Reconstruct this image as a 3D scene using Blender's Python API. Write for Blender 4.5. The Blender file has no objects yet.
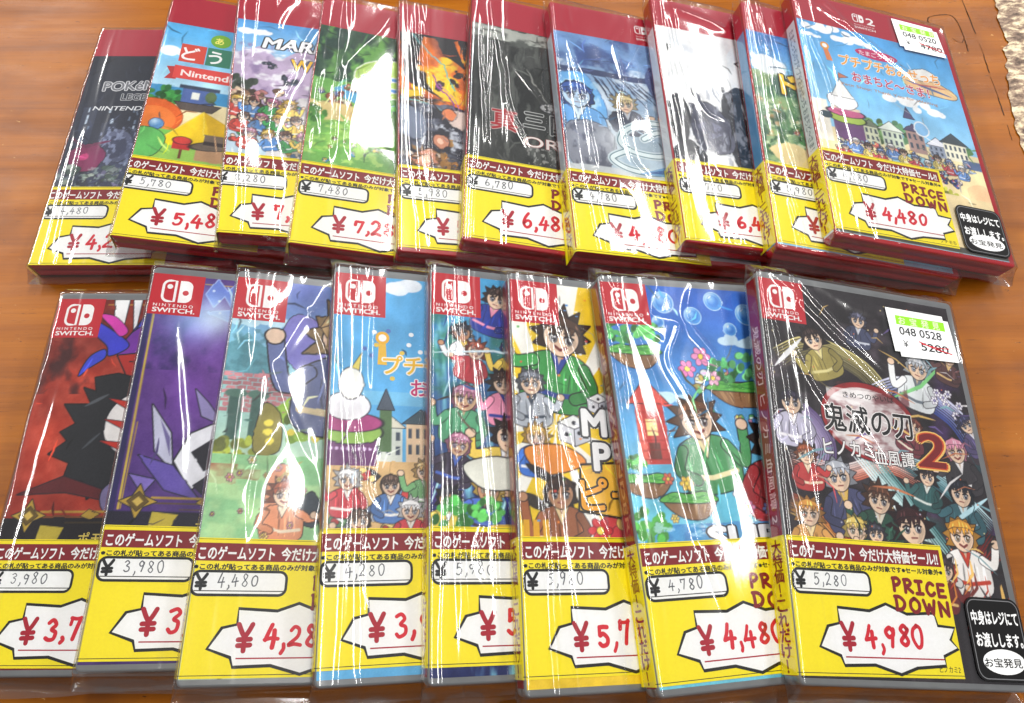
import bpy, bmesh, math, random
import numpy as np
from mathutils import Matrix, Vector

sc = bpy.context.scene
COL = sc.collection
sc.unit_settings.scale_length = 0.01          # one unit is a centimetre
S = 0.1                                       # shapes are written in millimetres
CW, CH, TH = 105.0, 170.0, 10.0

# ------------------------------------------------------------------ helpers
def lin(c):
    c = np.asarray(c, float) / 255.0
    return np.where(c <= 0.04045, c / 12.92, ((c + 0.055) / 1.055) ** 2.4)

def mesh_np(name, verts, faces, mats, smooth=False, fmat=None):
    """verts in mm, faces an (n,4) array or a list of index tuples"""
    me = bpy.data.meshes.new(name)
    verts = np.asarray(verts, float) * S
    if isinstance(faces, np.ndarray):
        n, k = faces.shape
        me.vertices.add(len(verts)); me.loops.add(n * k); me.polygons.add(n)
        me.vertices.foreach_set('co', verts.astype(np.float32).ravel())
        me.loops.foreach_set('vertex_index', faces.astype(np.int32).ravel())
        me.polygons.foreach_set('loop_start', np.arange(0, n * k, k, dtype=np.int32))
        me.update(calc_edges=True)
    else:
        me.from_pydata([tuple(v) for v in verts], [], faces); me.update()
    for m in mats: me.materials.append(m)
    if fmat is not None: me.polygons.foreach_set('material_index', np.asarray(fmat, np.int32))
    if smooth: me.polygons.foreach_set('use_smooth', np.ones(len(me.polygons), bool))
    me.update()
    return me

def link(name, me, parent=None):
    o = bpy.data.objects.new(name, me); COL.objects.link(o)
    if parent: o.parent = parent
    return o

def grid_faces(nu, nv, closed_u=False):
    """vertex index = j*nu+i"""
    i = np.arange(nu if closed_u else nu - 1); j = np.arange(nv - 1)
    I, Jj = np.meshgrid(i, j); I = I.ravel(); Jj = Jj.ravel(); I2 = (I + 1) % nu
    return np.stack([Jj * nu + I, Jj * nu + I2, (Jj + 1) * nu + I2, (Jj + 1) * nu + I], 1)

def vnoise(rng, x, y, sx, sy):
    """smooth value noise sampled at arrays x,y with cells sx,sy; 0..1"""
    N = 64
    T = rng.random((N, N))
    fx = np.asarray(x) / sx + 1000.0; fy = np.asarray(y) / sy + 1000.0
    ix = np.floor(fx).astype(int); iy = np.floor(fy).astype(int)
    tx = fx - ix; ty = fy - iy
    tx = tx * tx * tx * (tx * (6 * tx - 15) + 10); ty = ty * ty * ty * (ty * (6 * ty - 15) + 10)
    g = lambda a, b: T[(iy + b) % N, (ix + a) % N]
    return (g(0, 0) * (1 - tx) + g(1, 0) * tx) * (1 - ty) + (g(0, 1) * (1 - tx) + g(1, 1) * tx) * ty

def fbm(rng, x, y, sx, sy, o=4):
    r = 0; a = 1; t = 0
    for k in range(o):
        r = r + a * vnoise(rng, x, y, sx, sy); t += a; a *= .5; sx /= 2; sy /= 2
    return r / t

def segdist(X, Y, P):
    """distance to a polyline and the parameter along it"""
    D = np.full(np.shape(X), 1e9); Tt = np.zeros(np.shape(X)); n = len(P) - 1
    for k in range(n):
        (ax, ay), (bx, by) = P[k], P[k + 1]
        dx, dy = bx - ax, by - ay; L = dx * dx + dy * dy + 1e-9
        t = np.clip(((X - ax) * dx + (Y - ay) * dy) / L, 0, 1)
        d = np.hypot(X - ax - t * dx, Y - ay - t * dy)
        m = d < D; D = np.where(m, d, D); Tt = np.where(m, (k + t) / n, Tt)
    return D, Tt

def smooth_line(P, n=8, closed=False):
    P = [np.array(p, float) for p in P]; out = []
    N = len(P); rg = range(N if closed else N - 1)
    for i in rg:
        g = (lambda k: P[k % N]) if closed else (lambda k: P[min(max(k, 0), N - 1)])
        p0, p1, p2, p3 = g(i - 1), g(i), g(i + 1), g(i + 2)
        for k in range(n):
            t = k / n
            out.append(.5 * ((2 * p1) + (p2 - p0) * t + (2 * p0 - 5 * p1 + 4 * p2 - p3) * t * t + (3 * p1 - p0 - 3 * p2 + p3) * t ** 3))
    if not closed: out.append(P[-1])
    return [tuple(p) for p in out]

# ------------------------------------------------------------------ materials
def nodes(name):
    m = bpy.data.materials.new(name); m.use_nodes = True
    nt = m.node_tree; b = nt.nodes['Principled BSDF']
    return m, nt, b

_inks = {}
def ink(rgb, rough=.45):
    k = (tuple(rgb), rough)
    if k in _inks: return _inks[k]
    m, nt, b = nodes('printed_ink')
    tc = nt.nodes.new('ShaderNodeTexCoord'); no = nt.nodes.new('ShaderNodeTexNoise'); no.inputs['Scale'].default_value = 9
    mx = nt.nodes.new('ShaderNodeMix'); mx.data_type = 'RGBA'
    c = lin(rgb)
    mx.inputs[6].default_value = (*(c * .93), 1); mx.inputs[7].default_value = (*np.clip(c * 1.05, 0, 1), 1)
    nt.links.new(tc.outputs['Object'], no.inputs['Vector']); nt.links.new(no.outputs['Fac'], mx.inputs[0])
    nt.links.new(mx.outputs[2], b.inputs['Base Color'])
    b.inputs['Roughness'].default_value = rough; b.inputs['Specular IOR Level'].default_value = .3
    _inks[k] = m
    return m

def mat_art():
    m, nt, b = nodes('cover_print')
    at = nt.nodes.new('ShaderNodeAttribute'); at.attribute_name = 'art'
    nt.links.new(at.outputs['Color'], b.inputs['Base Color'])
    b.inputs['Roughness'].default_value = .35; b.inputs['Specular IOR Level'].default_value = .2
    return m
ART = mat_art()

def mat_shell(rgb, name, rough, trans=0.0):
    m, nt, b = nodes(name)
    tc = nt.nodes.new('ShaderNodeTexCoord'); no = nt.nodes.new('ShaderNodeTexNoise')
    no.inputs['Scale'].default_value = .8; no.inputs['Detail'].default_value = 5
    mx = nt.nodes.new('ShaderNodeMix'); mx.data_type = 'RGBA'; c = lin(rgb)
    mx.inputs[6].default_value = (*(c * .7), 1); mx.inputs[7].default_value = (*np.clip(c * 1.25, 0, 1), 1)
    nt.links.new(tc.outputs['Object'], no.inputs['Vector']); nt.links.new(no.outputs['Fac'], mx.inputs[0])
    nt.links.new(mx.outputs[2], b.inputs['Base Color'])
    b.inputs['Roughness'].default_value = rough; b.inputs['IOR'].default_value = 1.5
    b.inputs['Transmission Weight'].default_value = trans
    return m
SHELL_CLEAR = mat_shell((138, 140, 142), 'clear_case_plastic', .28, .3)
SHELL_RED = mat_shell((172, 6, 24), 'red_case_plastic', .26, 0)

def mat_film():
    m = bpy.data.materials.new('clear_film'); m.use_nodes = True; nt = m.node_tree
    nt.nodes.clear()
    out = nt.nodes.new('ShaderNodeOutputMaterial'); mix = nt.nodes.new('ShaderNodeMixShader')
    tr = nt.nodes.new('ShaderNodeBsdfTransparent'); gl = nt.nodes.new('ShaderNodeBsdfGlossy')
    tr.inputs['Color'].default_value = (.985, .985, .985, 1)
    gl.inputs['Roughness'].default_value = .075
    fr = nt.nodes.new('ShaderNodeFresnel'); fr.inputs['IOR'].default_value = 1.5
    mu = nt.nodes.new('ShaderNodeMath'); mu.operation = 'MULTIPLY'; mu.inputs[1].default_value = 2.0; mu.use_clamp = True; cap = nt.nodes.new('ShaderNodeMath'); cap.operation = 'MINIMUM'; cap.inputs[1].default_value = .42
    tc = nt.nodes.new('ShaderNodeTexCoord'); mp = nt.nodes.new('ShaderNodeMapping'); mp.inputs['Scale'].default_value = (1.0, .35, 1.0)
    no = nt.nodes.new('ShaderNodeTexNoise'); no.inputs['Scale'].default_value = 3.0; no.inputs['Detail'].default_value = 3
    bp = nt.nodes.new('ShaderNodeBump'); bp.inputs['Strength'].default_value = .04; bp.inputs['Distance'].default_value = .05
    L = nt.links.new
    L(tc.outputs['Object'], mp.inputs['Vector']); L(mp.outputs[0], no.inputs['Vector']); L(no.outputs['Fac'], bp.inputs['Height'])
    L(bp.outputs[0], gl.inputs['Normal']); L(fr.outputs[0], mu.inputs[0]); L(mu.outputs[0], cap.inputs[0]); L(cap.outputs[0], mix.inputs[0])
    g2 = nt.nodes.new('ShaderNodeBsdfGlossy'); g2.inputs['Roughness'].default_value = .17; m2 = nt.nodes.new('ShaderNodeMixShader'); m2.inputs[0].default_value = .25
    L(bp.outputs[0], g2.inputs['Normal']); L(gl.outputs[0], m2.inputs[1]); L(g2.outputs[0], m2.inputs[2])
    L(tr.outputs[0], mix.inputs[1]); L(m2.outputs[0], mix.inputs[2]); L(mix.outputs[0], out.inputs['Surface'])
    return m
FILM = mat_film()

# ------------------------------------------------------------------ lettering
_tx = {}
def text2d(body, bold=0.0, shear=0.0, space=1.0):
    k = (body, bold, shear, space)
    if k in _tx: return _tx[k]
    c = bpy.data.curves.new('lettering', 'FONT'); c.body = body; c.size = 1; c.offset = bold; c.shear = shear
    c.space_character = space; c.resolution_u = 4
    o = bpy.data.objects.new('lettering', c); COL.objects.link(o)
    dg = bpy.context.evaluated_depsgraph_get(); dg.update()
    me = bpy.data.meshes.new_from_object(o.evaluated_get(dg))
    V = np.array([(v.co.x, v.co.y) for v in me.vertices]) if len(me.vertices) else np.zeros((0, 2))
    F = [tuple(p.vertices) for p in me.polygons]
    bpy.data.objects.remove(o); bpy.data.curves.remove(c); bpy.data.meshes.remove(me)
    _tx[k] = (V, F)
    return V, F

GL = {  # hand strokes in a unit box, y up
 '0': [[(.5, 1), (.15, .8), (.08, .4), (.3, .03), (.65, .08), (.85, .5), (.75, .88), (.5, 1)]],
 '1': [[(.5, 1), (.45, 0)]],
 '2': [[(.12, .8), (.4, 1), (.75, .85), (.65, .5), (.1, .03), (.5, .08), (.9, .03)]],
 '3': [[(.15, .9), (.5, 1), (.75, .8), (.4, .55), (.75, .4), (.7, .1), (.35, 0), (.1, .1)]],
 '4': [[(.5, 1), (.3, .65), (.08, .32)], [(.08, .32), (.5, .36), (.95, .38)], [(.7, .7), (.66, .35), (.6, -.05)]],
 '5': [[(.25, .98), (.2, .55)], [(.2, .55), (.5, .65), (.8, .4), (.65, .08), (.3, 0), (.1, .1)], [(.25, .98), (.55, .97), (.85, 1)]],
 '6': [[(.6, 1), (.25, .65), (.1, .25), (.4, 0), (.8, .15), (.75, .45), (.45, .5), (.15, .28)]],
 '7': [[(.15, .65), (.15, .95)], [(.15, .95), (.5, .93), (.85, .97)], [(.85, .97), (.68, .55), (.5, 0)]],
 '8': [[(.75, .85), (.45, 1), (.2, .8), (.45, .55), (.8, .25), (.5, 0), (.15, .2), (.45, .5), (.75, .78), (.7, .9)]],
 '9': [[(.8, .75), (.5, .95), (.18, .75), (.35, .5), (.72, .6), (.8, .85)], [(.8, .85), (.72, .4), (.55, 0)]],
 ',': [[(.2, .12), (.22, -.05), (.08, -.25)]],
 '¥': [[(.05, 1), (.28, .72), (.5, .52)], [(.95, 1), (.72, .72), (.5, .52)], [(.5, .52), (.5, 0)], [(.1, .42), (.9, .44)], [(.1, .2), (.9, .22)]],
 'P': [[(.15, 0), (.18, .5), (.15, 1)], [(.1, .97), (.6, 1), (.85, .75), (.6, .5), (.18, .42)]],
 'R': [[(.15, 0), (.18, .5), (.15, 1)], [(.1, .97), (.6, 1), (.82, .76), (.6, .55), (.2, .46)], [(.3, .46), (.6, .22), (.92, 0)]],
 'I': [[(.5, 0), (.5, 1)], [(.15, 1), (.85, 1)], [(.15, 0), (.85, 0)]],
 'C': [[(.88, .85), (.55, 1), (.2, .75), (.12, .35), (.4, .02), (.75, .06), (.92, .2)]],
 'E': [[(.18, 0), (.16, .5), (.18, 1)], [(.18, 1), (.85, .98)], [(.18, .52), (.72, .52)], [(.18, .02), (.88, .02)]],
 'D': [[(.15, 0), (.18, .5), (.15, 1)], [(.08, 1), (.55, .95), (.88, .55), (.65, .12), (.1, .02)]],
 'O': [[(.5, 1), (.15, .75), (.12, .3), (.45, 0), (.82, .2), (.88, .65), (.6, .97), (.45, 1)]],
 'W': [[(.02, 1), (.15, .5), (.25, .02)], [(.25, .02), (.4, .4), (.5, .7)], [(.5, .7), (.62, .35), (.75, .02)], [(.75, .02), (.87, .5), (.98, 1)]],
 'N': [[(.15, 0), (.14, .5), (.13, 1)], [(.13, 1), (.5, .5), (.85, .02)], [(.85, .02), (.86, .5), (.88, 1)]],
}
def ribbon(P, w):
    P = np.array(P, float); n = len(P)
    T = np.gradient(P, axis=0); T /= np.linalg.norm(T, axis=1)[:, None] + 1e-9
    N = np.stack([-T[:, 1], T[:, 0]], 1)
    V = []; F = []
    # round ends by adding half circles
    a = P + N * w / 2; b = P - N * w / 2
    V = np.concatenate([a, b]); F = [(i, i + n, i + n + 1, i + 1) for i in range(n - 1)]
    V = V.tolist()
    for c, t, nn, ia, ib in ((P[0], -T[0], N[0], 0, n), (P[-1], T[-1], N[-1], n - 1, 2 * n - 1)):
        base = len(V); k = 5
        for q in range(1, k):
            an = math.pi * q / k
            V.append((c + (nn * math.cos(an) + t * math.sin(an)) * w / 2).tolist())
        ids = [ia] + list(range(base, base + k - 1)) + [ib]
        F.append(tuple(ids))
    return np.array(V), F

def hand(s, x, y, h, w, adv, stroke, rng=None, jit=0.0, slope=0.0):
    """hand lettering starting at x,y (mm); list of (V,F)"""
    out = []
    for ch in s:
        if ch == ' ': x += adv * .6; continue
        hh = h * (1 + (rng.uniform(-jit, jit) if rng else 0)); yy = y + (rng.uniform(-jit, jit) * h * .4 if rng else 0)
        sk = rng.uniform(-jit, jit) * .5 if rng else 0
        for st in GL[ch]:
            P = [(x + (px + sk * py) * w, yy + py * hh) for px, py in st]
            if rng: P = [(a + rng.uniform(-jit, jit) * w * .3, b + rng.uniform(-jit, jit) * h * .2) for a, b in P]
            out.append(ribbon(smooth_line(P, 7) if len(P) > 2 else P, stroke * (1 + (rng.uniform(-.15, .15) if rng else 0))))
        d = adv * (.38 if ch in ',1' else 1.0)
        x += d; y += slope * d
    return out

class Print:
    """flat inked shapes in (x,y), each on its own thin layer, built as one mesh"""
    def __init__(s): s.V = []; s.F = []; s.M = []; s.mats = []; s.n = 0; s.tag = 0
    def add(s, V, F, m, z):
        if len(V) == 0: return s
        if m not in s.mats: s.mats.append(m)
        k = s.mats.index(m); V = np.asarray(V, float)
        s.V.append(np.column_stack([V, np.full(len(V), z)]))
        for f in F: s.F.append(tuple(i + s.n for i in f)); s.M.append(k)
        s.n += len(V); return s
    def poly(s, P, m, z): return s.add(P, [tuple(range(len(P)))], m, z)
    def rect(s, x0, y0, x1, y1, m, z, r=0, div=0):
        if r: return s.poly(rrect(x0, y0, x1, y1, r), m, z)
        if div:
            n = div + 1; xs = np.linspace(x0, x1, n); V = [(x, y0) for x in xs] + [(x, y1) for x in xs]
            return s.add(V, [(i, i + 1, n + i + 1, n + i) for i in range(div)], m, z)
        return s.poly([(x0, y0), (x1, y0), (x1, y1), (x0, y1)], m, z)
    def ell(s, cx, cy, rx, ry, m, z, n=28): return s.poly([(cx + rx * math.cos(2 * math.pi * i / n), cy + ry * math.sin(2 * math.pi * i / n)) for i in range(n)], m, z)
    def text(s, body, x, y, size, m, z, width=None, bold=0, shear=0, rot=0, space=1.0, slant=0.0):
        if bold > .004:          # heavier lettering: the same glyphs laid over themselves a hair apart
            V0, _ = text2d(body, 0, shear, space); W0 = width or (V0[:, 0].max() - V0[:, 0].min()) * size; kx = W0 / max(V0[:, 0].max() - V0[:, 0].min(), 1e-6)
            n = 6 if bold < .05 else 10
            for q in range(n):
                a = 2 * math.pi * q / n; dx, dy = bold * .8 * kx * math.cos(a), bold * .8 * size * math.sin(a)
                s.text(body, x + dx * math.cos(rot) - dy * math.sin(rot), y + dx * math.sin(rot) + dy * math.cos(rot), size, m, z + .0025 * q, W0, 0, shear, rot, space, slant)
            if bold > .05: s.text(body, x, y, size, m, z + .0025 * n, W0, 0, shear, rot, space, slant)
            return s
        V, F = text2d(body, 0, shear, space)
        if len(V) == 0: return s
        V = V.copy(); V[:, 0] -= V[:, 0].min(); sx = size
        if width: sx = width / max(V[:, 0].max(), 1e-6)
        V = V * np.array([sx, size]); V[:, 1] += slant * V[:, 0]
        c, q = math.cos(rot), math.sin(rot)
        V = np.stack([x + V[:, 0] * c - V[:, 1] * q, y + V[:, 0] * q + V[:, 1] * c], 1)
        return s.add(V, F, m, z)
    def ring(s, P, w, m, z):
        P = np.array(P, float); n = len(P)
        T = np.roll(P, -1, 0) - np.roll(P, 1, 0); T /= np.linalg.norm(T, axis=1)[:, None] + 1e-9
        N = np.stack([-T[:, 1], T[:, 0]], 1)
        return s.add(np.concatenate([P + N * w / 2, P - N * w / 2]), [(i, n + i, n + (i + 1) % n, (i + 1) % n) for i in range(n)], m, z)
    def strokes(s, L, m, z):
        for k, (V, F) in enumerate(L): s.add(V, F, m, z + .004 * (k % 6))
        return s
    def mesh(s, name, fn, cuts=()):
        V = np.concatenate(s.V)
        if not len(cuts): return mesh_np(name, fn(V), s.F, s.mats, fmat=s.M)
        me = mesh_np(name, V, s.F, s.mats, fmat=s.M); bm = bmesh.new(); bm.from_mesh(me)
        for x in cuts: bmesh.ops.bisect_plane(bm, geom=bm.verts[:] + bm.edges[:] + bm.faces[:], dist=1e-6, plane_co=(x * S, 0, 0), plane_no=(1, 0, 0))
        bm.to_mesh(me); bm.free()
        W = np.zeros(len(me.vertices) * 3, np.float32); me.vertices.foreach_get('co', W)
        me.vertices.foreach_set('co', (fn(W.reshape(-1, 3) / S) * S).astype(np.float32).ravel()); me.update(); return me

def rrect(x0, y0, x1, y1, r, n=6):
    P = []
    for cx, cy, a in ((x1 - r, y1 - r, 0), (x0 + r, y1 - r, 90), (x0 + r, y0 + r, 180), (x1 - r, y0 + r, 270)):
        for k in range(n + 1):
            t = math.radians(a + 90 * k / n); P.append((cx + r * math.cos(t), cy + r * math.sin(t)))
    return P

def loc(V):
    """case millimetres (u, v, height over the front) to the case's own origin: the middle of its back face"""
    V = np.asarray(V, float).copy(); V[:, 0] -= CW / 2; V[:, 1] -= CH / 2; V[:, 2] += TH
    return V

def wrap(V, r=1.5):
    """paper folded round the spine edge: x is the length along the paper from the fold"""
    V = np.asarray(V, float); s = V[:, 0] + 0.0; z = V[:, 2]
    L = r * math.pi / 2
    u = s.copy(); w = z.copy()
    on = s >= r; th = np.clip((r - s) / L, 0, 1) * math.pi / 2      # 0 front .. 90 spine
    mid = (~on) & (s > r - L); sp = s <= r - L
    u = np.where(mid, r - (r + z) * np.sin(th), u); w = np.where(mid, -r + (r + z) * np.cos(th), w)
    u = np.where(sp, -z, u); w = np.where(sp, -r + (s - (r - L)), w)
    return loc(np.stack([u, V[:, 1], w], 1))

# ------------------------------------------------------------------ the case
def shell_mesh(name, mat):
    """a keep case: rounded box with softened rims and the seam between its two halves"""
    rings = []
    def ringat(ins, w, rc=2.4):
        r = max(rc - ins, .4); rings.append([(x, y, w) for x, y in rrect(ins, ins, CW - ins, CH - ins, r, 5)])
    for a in (0, 30, 60, 90): ringat(.9 * (1 - math.sin(math.radians(a))), -TH + .9 * (1 - math.cos(math.radians(a))))
    ringat(0, -5.5); ringat(.45, -5.3); ringat(.45, -4.9); ringat(0, -4.7)
    for a in (90, 60, 30, 0): ringat(.9 * (1 - math.sin(math.radians(a))), -.9 * (1 - math.cos(math.radians(a))))
    n = len(rings[0]); V = [p for r in rings for p in r]
    F = [(k * n + i, k * n + (i + 1) % n, (k + 1) * n + (i + 1) % n, (k + 1) * n + i) for k in range(len(rings) - 1) for i in range(n)]
    F += [tuple(reversed(range(n))), tuple(range((len(rings) - 1) * n, len(rings) * n))]
    me = mesh_np(name, loc(V), F, [mat])
    for p in me.polygons: p.use_smooth = len(p.vertices) == 4
    return me

def film_mesh(seed, creases, flat=(), amp=(1, 1)):
    """a clear sleeve pulled round the case: closed loop in section, pinched shut past both ends"""
    rng = np.random.default_rng(seed)
    a0, a1, top, bot, r = -.75, CW + .75, .75, -TH - .5, 2.0
    us = np.arange(a0 + r, a1 - r + .01, .8)
    prof = [(u, top, 0, 1) for u in us]
    def arc(cx, cw, s0, s1, n=5): return [(cx + r * math.cos(math.radians(s0 + (s1 - s0) * k / n)), cw + r * math.sin(math.radians(s0 + (s1 - s0) * k / n)), math.cos(math.radians(s0 + (s1 - s0) * k / n)), math.sin(math.radians(s0 + (s1 - s0) * k / n))) for k in range(1, n)]
    prof += arc(a1 - r, top - r, 90, 0); prof += [(a1, w, 1, 0) for w in np.linspace(top - r, bot + r, 6)]
    prof += arc(a1 - r, bot + r, 0, -90); prof += [(u, bot, 0, -1) for u in np.linspace(a1 - r, a0 + r, 14)]
    prof += arc(a0 + r, bot + r, -90, -180); prof += [(a0, w, -1, 0) for w in np.linspace(bot + r, top - r, 8)]
    prof += arc(a0 + r, top - r, 180, 90)
    prof = np.array(prof); nu = len(prof)
    vs = np.concatenate([np.linspace(-7, -.5, 10), np.arange(0, CH + .1, 1.0), np.linspace(CH + .5, CH + 5, 8)]); nv = len(vs)
    U = np.tile(prof[:, 0], (nv, 1)); Wd = np.tile(prof[:, 1], (nv, 1)); Vv = np.tile(vs[:, None], (1, nu))
    NU = np.tile(prof[:, 2], (nv, 1)); NW = np.tile(prof[:, 3], (nv, 1))
    fr = np.clip(NW, 0, 1)
    # folds of the film over the front, in millimetres above it
    h = amp[0] * (2.2 * vnoise(rng, U, Vv, 30, 60) + .55 * vnoise(rng, U, Vv, 15, 34))
    edge = np.exp(-np.maximum(U, 0) / 16)
    wob = U + 2.2 * (vnoise(rng, U * 0, Vv, 1, 38) - .5)
    h += amp[1] * (.02 + .12 * edge) * np.maximum(0, vnoise(rng, wob, Vv, 6.0, 160) - .5) * 1.5
    for u0, wd, hg in ((rng.uniform(2.5, 4.5), .9, .45), (rng.uniform(8.5, 12.5), 1.0, .55), (rng.uniform(15, 21), 1.3, .45 * (rng.random() < .6))):
        pos = u0 + 3.5 * (vnoise(rng, U * 0, Vv, 1, 70) - .5) + .5 * (vnoise(rng, U * 0, Vv, 1, 9) - .5) + (CH - Vv) * rng.uniform(-.01, .05)
        am = amp[1] * hg * np.clip(vnoise(rng, U * 0, Vv, 1, 45) * 2.6 - .35, 0, 1)
        h += am * np.exp(-((U - pos) / wd) ** 2)
    ends = np.exp(-np.maximum(Vv, 0) / 7) + np.exp(-np.maximum(CH - Vv, 0) / 9)
    h += .5 * ends * np.maximum(0, vnoise(rng, U, Vv * .4, 4.5, 12) - .45)
    for P, wid, hei in creases:
        P = smooth_line(P, 6) if len(P) > 2 else P
        D, Tt = segdist(U + .9 * (vnoise(rng, U, Vv, 9, 12) - .5), Vv, P)
        env = np.sin(np.clip(Tt, .02, .98) * math.pi) ** .5
        h += .8 * hei * env * np.exp(-(D / (wid * 1.25)) ** 2)
    if len(amp) > 2: h = h * (1 - .75 * np.clip((62 - Vv) / 12, 0, 1)) + amp[2] * np.clip(U - 4, 0, 44) * np.clip((66 - Vv) / 16, 0, 1)
    for (x0, y0, x1, y1) in flat:
        dx = np.maximum(np.maximum(x0 - U, U - x1), 0); dy = np.maximum(np.maximum(y0 - Vv, Vv - y1), 0)
        h *= np.clip(np.hypot(dx, dy) / 4.0, 0, 1)
    side = np.abs(NU) * .35 * vnoise(rng, Wd * 2, Vv, 14, 42)
    back = np.clip(-NW, 0, 1) * 0
    Un = U + NU * side; Wn = Wd + fr * h
    # the ends: pulled together and crimped
    out = np.where(Vv < 0, -Vv / 7.0, np.where(Vv > CH, (Vv - CH) / 5.0, 0)); out = np.clip(out, 0, 1)
    k = 1 - .9 * out ** .7
    Wn = -5.2 + (Wn + 5.2) * k + out * .8 * (vnoise(rng, U, Vv, 6, 9) - .5) - np.where(Vv < 0, out * 1.5, 0)
    Un = CW / 2 + (Un - CW / 2) * (1 + .012 * out)
    Vn = Vv + out * 2.2 * (vnoise(rng, U, U * 0, 17, 1) - .5)
    V = np.stack([Un.ravel(), Vn.ravel(), Wn.ravel()], 1)
    return mesh_np('film_wrap', loc(V), grid_faces(nu, nv, True), [FILM], smooth=True)

# ------------------------------------------------------------------ printed cover pictures (generic, painted as point colours on a fine sheet)
class Canvas:
    def __init__(s, u0, u1, v0, v1, px, seed):
        s.us = np.arange(u0, u1 + px * .5, px); s.vs = np.arange(v0, v1 + px * .5, px); s.px = px
        s.U, s.V = np.meshgrid(s.us, s.vs); s.C = np.zeros(s.U.shape + (3,)); s.rng = np.random.default_rng(seed); s.rd = random.Random(seed)
    def mix(s, m, col):
        col = np.asarray(col, float); s.C = s.C * (1 - m[..., None]) + m[..., None] * col
    def aa(s, sd): return np.clip(.5 - sd / s.px, 0, 1)
    def fill(s, c): s.C[:] = np.asarray(c, float)
    def grad(s, c0, c1, v0, v1):
        t = np.clip((s.V - v0) / (v1 - v0), 0, 1)[..., None]; s.C = np.asarray(c0, float) * (1 - t) + np.asarray(c1, float) * t
    def rect(s, x0, y0, x1, y1, c): s.mix(s.aa(np.maximum(np.maximum(x0 - s.U, s.U - x1), np.maximum(y0 - s.V, s.V - y1))), c)
    def ell(s, cx, cy, rx, ry, c, ang=0, ol=0, oc=(20, 20, 30), hi=None):
        a = math.radians(ang); X = (s.U - cx) * math.cos(a) + (s.V - cy) * math.sin(a); Y = -(s.U - cx) * math.sin(a) + (s.V - cy) * math.cos(a)
        q = np.hypot(X / rx, Y / ry); sd = (q - 1) * min(rx, ry)
        if ol: s.mix(s.aa(sd - ol), oc)
        s.mix(s.aa(sd), c)
        if hi is not None: s.mix(s.aa(sd) * np.clip(1 - np.hypot(X / rx + .35, Y / ry - .4), 0, 1), hi)
    def poly(s, P, c, ol=0, oc=(20, 20, 30)):
        P = [tuple(p) for p in P]; xs = [p[0] for p in P]; ys = [p[1] for p in P]; e = ol + 1
        i0 = np.searchsorted(s.us, min(xs) - e); i1 = np.searchsorted(s.us, max(xs) + e); j0 = np.searchsorted(s.vs, min(ys) - e); j1 = np.searchsorted(s.vs, max(ys) + e)
        if i1 <= i0 or j1 <= j0: return
        U, V = s.U[j0:j1, i0:i1], s.V[j0:j1, i0:i1]; D, _ = segdist(U, V, P + [P[0]]); ins = np.zeros(U.shape, bool)
        for (ax, ay), (bx, by) in zip(P, P[1:] + P[:1]):
            if ay == by: continue
            ins ^= ((ay > V) != (by > V)) & (U < (bx - ax) * (V - ay) / (by - ay) + ax)
        sd = np.where(ins, -D, D); B = s.C[j0:j1, i0:i1]
        for m, q in ((s.aa(sd - ol), oc), (s.aa(sd), c)) if ol else ((s.aa(sd), c),): m = m[..., None]; B = B * (1 - m) + m * np.asarray(q, float)
        s.C[j0:j1, i0:i1] = B
    def blob(s, P, c, ol=0, oc=(20, 20, 30)): s.poly(smooth_line(P, 5, True), c, ol, oc)
    def line(s, P, w, c, taper=False, soft=0):
        if not soft:
            xs = [p[0] for p in P]; ys = [p[1] for p in P]; i0 = np.searchsorted(s.us, min(xs) - w - 1); i1 = np.searchsorted(s.us, max(xs) + w + 1); j0 = np.searchsorted(s.vs, min(ys) - w - 1); j1 = np.searchsorted(s.vs, max(ys) + w + 1)
            if i1 <= i0 or j1 <= j0: return
            D, T = segdist(s.U[j0:j1, i0:i1], s.V[j0:j1, i0:i1], P); ww = w * (np.sin(np.clip(T, 0, 1) * math.pi) ** .6 if taper else 1)
            m = s.aa(D - ww / 2)[..., None]; s.C[j0:j1, i0:i1] = s.C[j0:j1, i0:i1] * (1 - m) + m * np.asarray(c, float); return
        D, T = segdist(s.U, s.V, P); ww = w * (np.sin(np.clip(T, 0, 1) * math.pi) ** .6 if taper else 1)
        s.mix(s.aa(D - ww / 2) if not soft else np.exp(-(D / w) ** 2) * soft, c)
    def glow(s, cx, cy, r, c, k=1.0): s.mix(k * np.exp(-((s.U - cx) ** 2 + (s.V - cy) ** 2) / r ** 2), c)
    def noise(s, amp, sx, sy=None, o=4): s.C = s.C + amp * (fbm(s.rng, s.U, s.V, sx, sy or sx, o)[..., None] - .5) * 2
    def tex(s, c, sx, sy, lo, hi, k=1.0, y0=-1e9, y1=1e9, x0=-1e9, x1=1e9):
        f = fbm(s.rng, s.U, s.V, sx, sy, 4); s.mix(k * np.clip((f - lo) / (hi - lo), 0, 1) * ((s.V > y0) & (s.V < y1) & (s.U > x0) & (s.U < x1)), c)
    def cloud(s, cx, cy, w, c=(255, 255, 255), n=8):
        for _ in range(n):
            x = s.rd.uniform(-1, 1); s.ell(cx + x * w, cy + s.rd.uniform(-.1, .25) * w * (1 - abs(x)), w * s.rd.uniform(.22, .42) * (1.15 - abs(x) * .5), w * s.rd.uniform(.13, .24), c)
    def tree(s, cx, cy, r, c=(52, 120, 52)):
        c = np.array(c, float)
        for i in range(26):
            a = s.rd.uniform(0, 6.28); q = s.rd.random() ** .5 * r
            s.ell(cx + math.cos(a) * q, cy + math.sin(a) * q * .8, r * .28, r * .2, c * s.rd.uniform(.6, 1.35), s.rd.uniform(0, 90))
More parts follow.
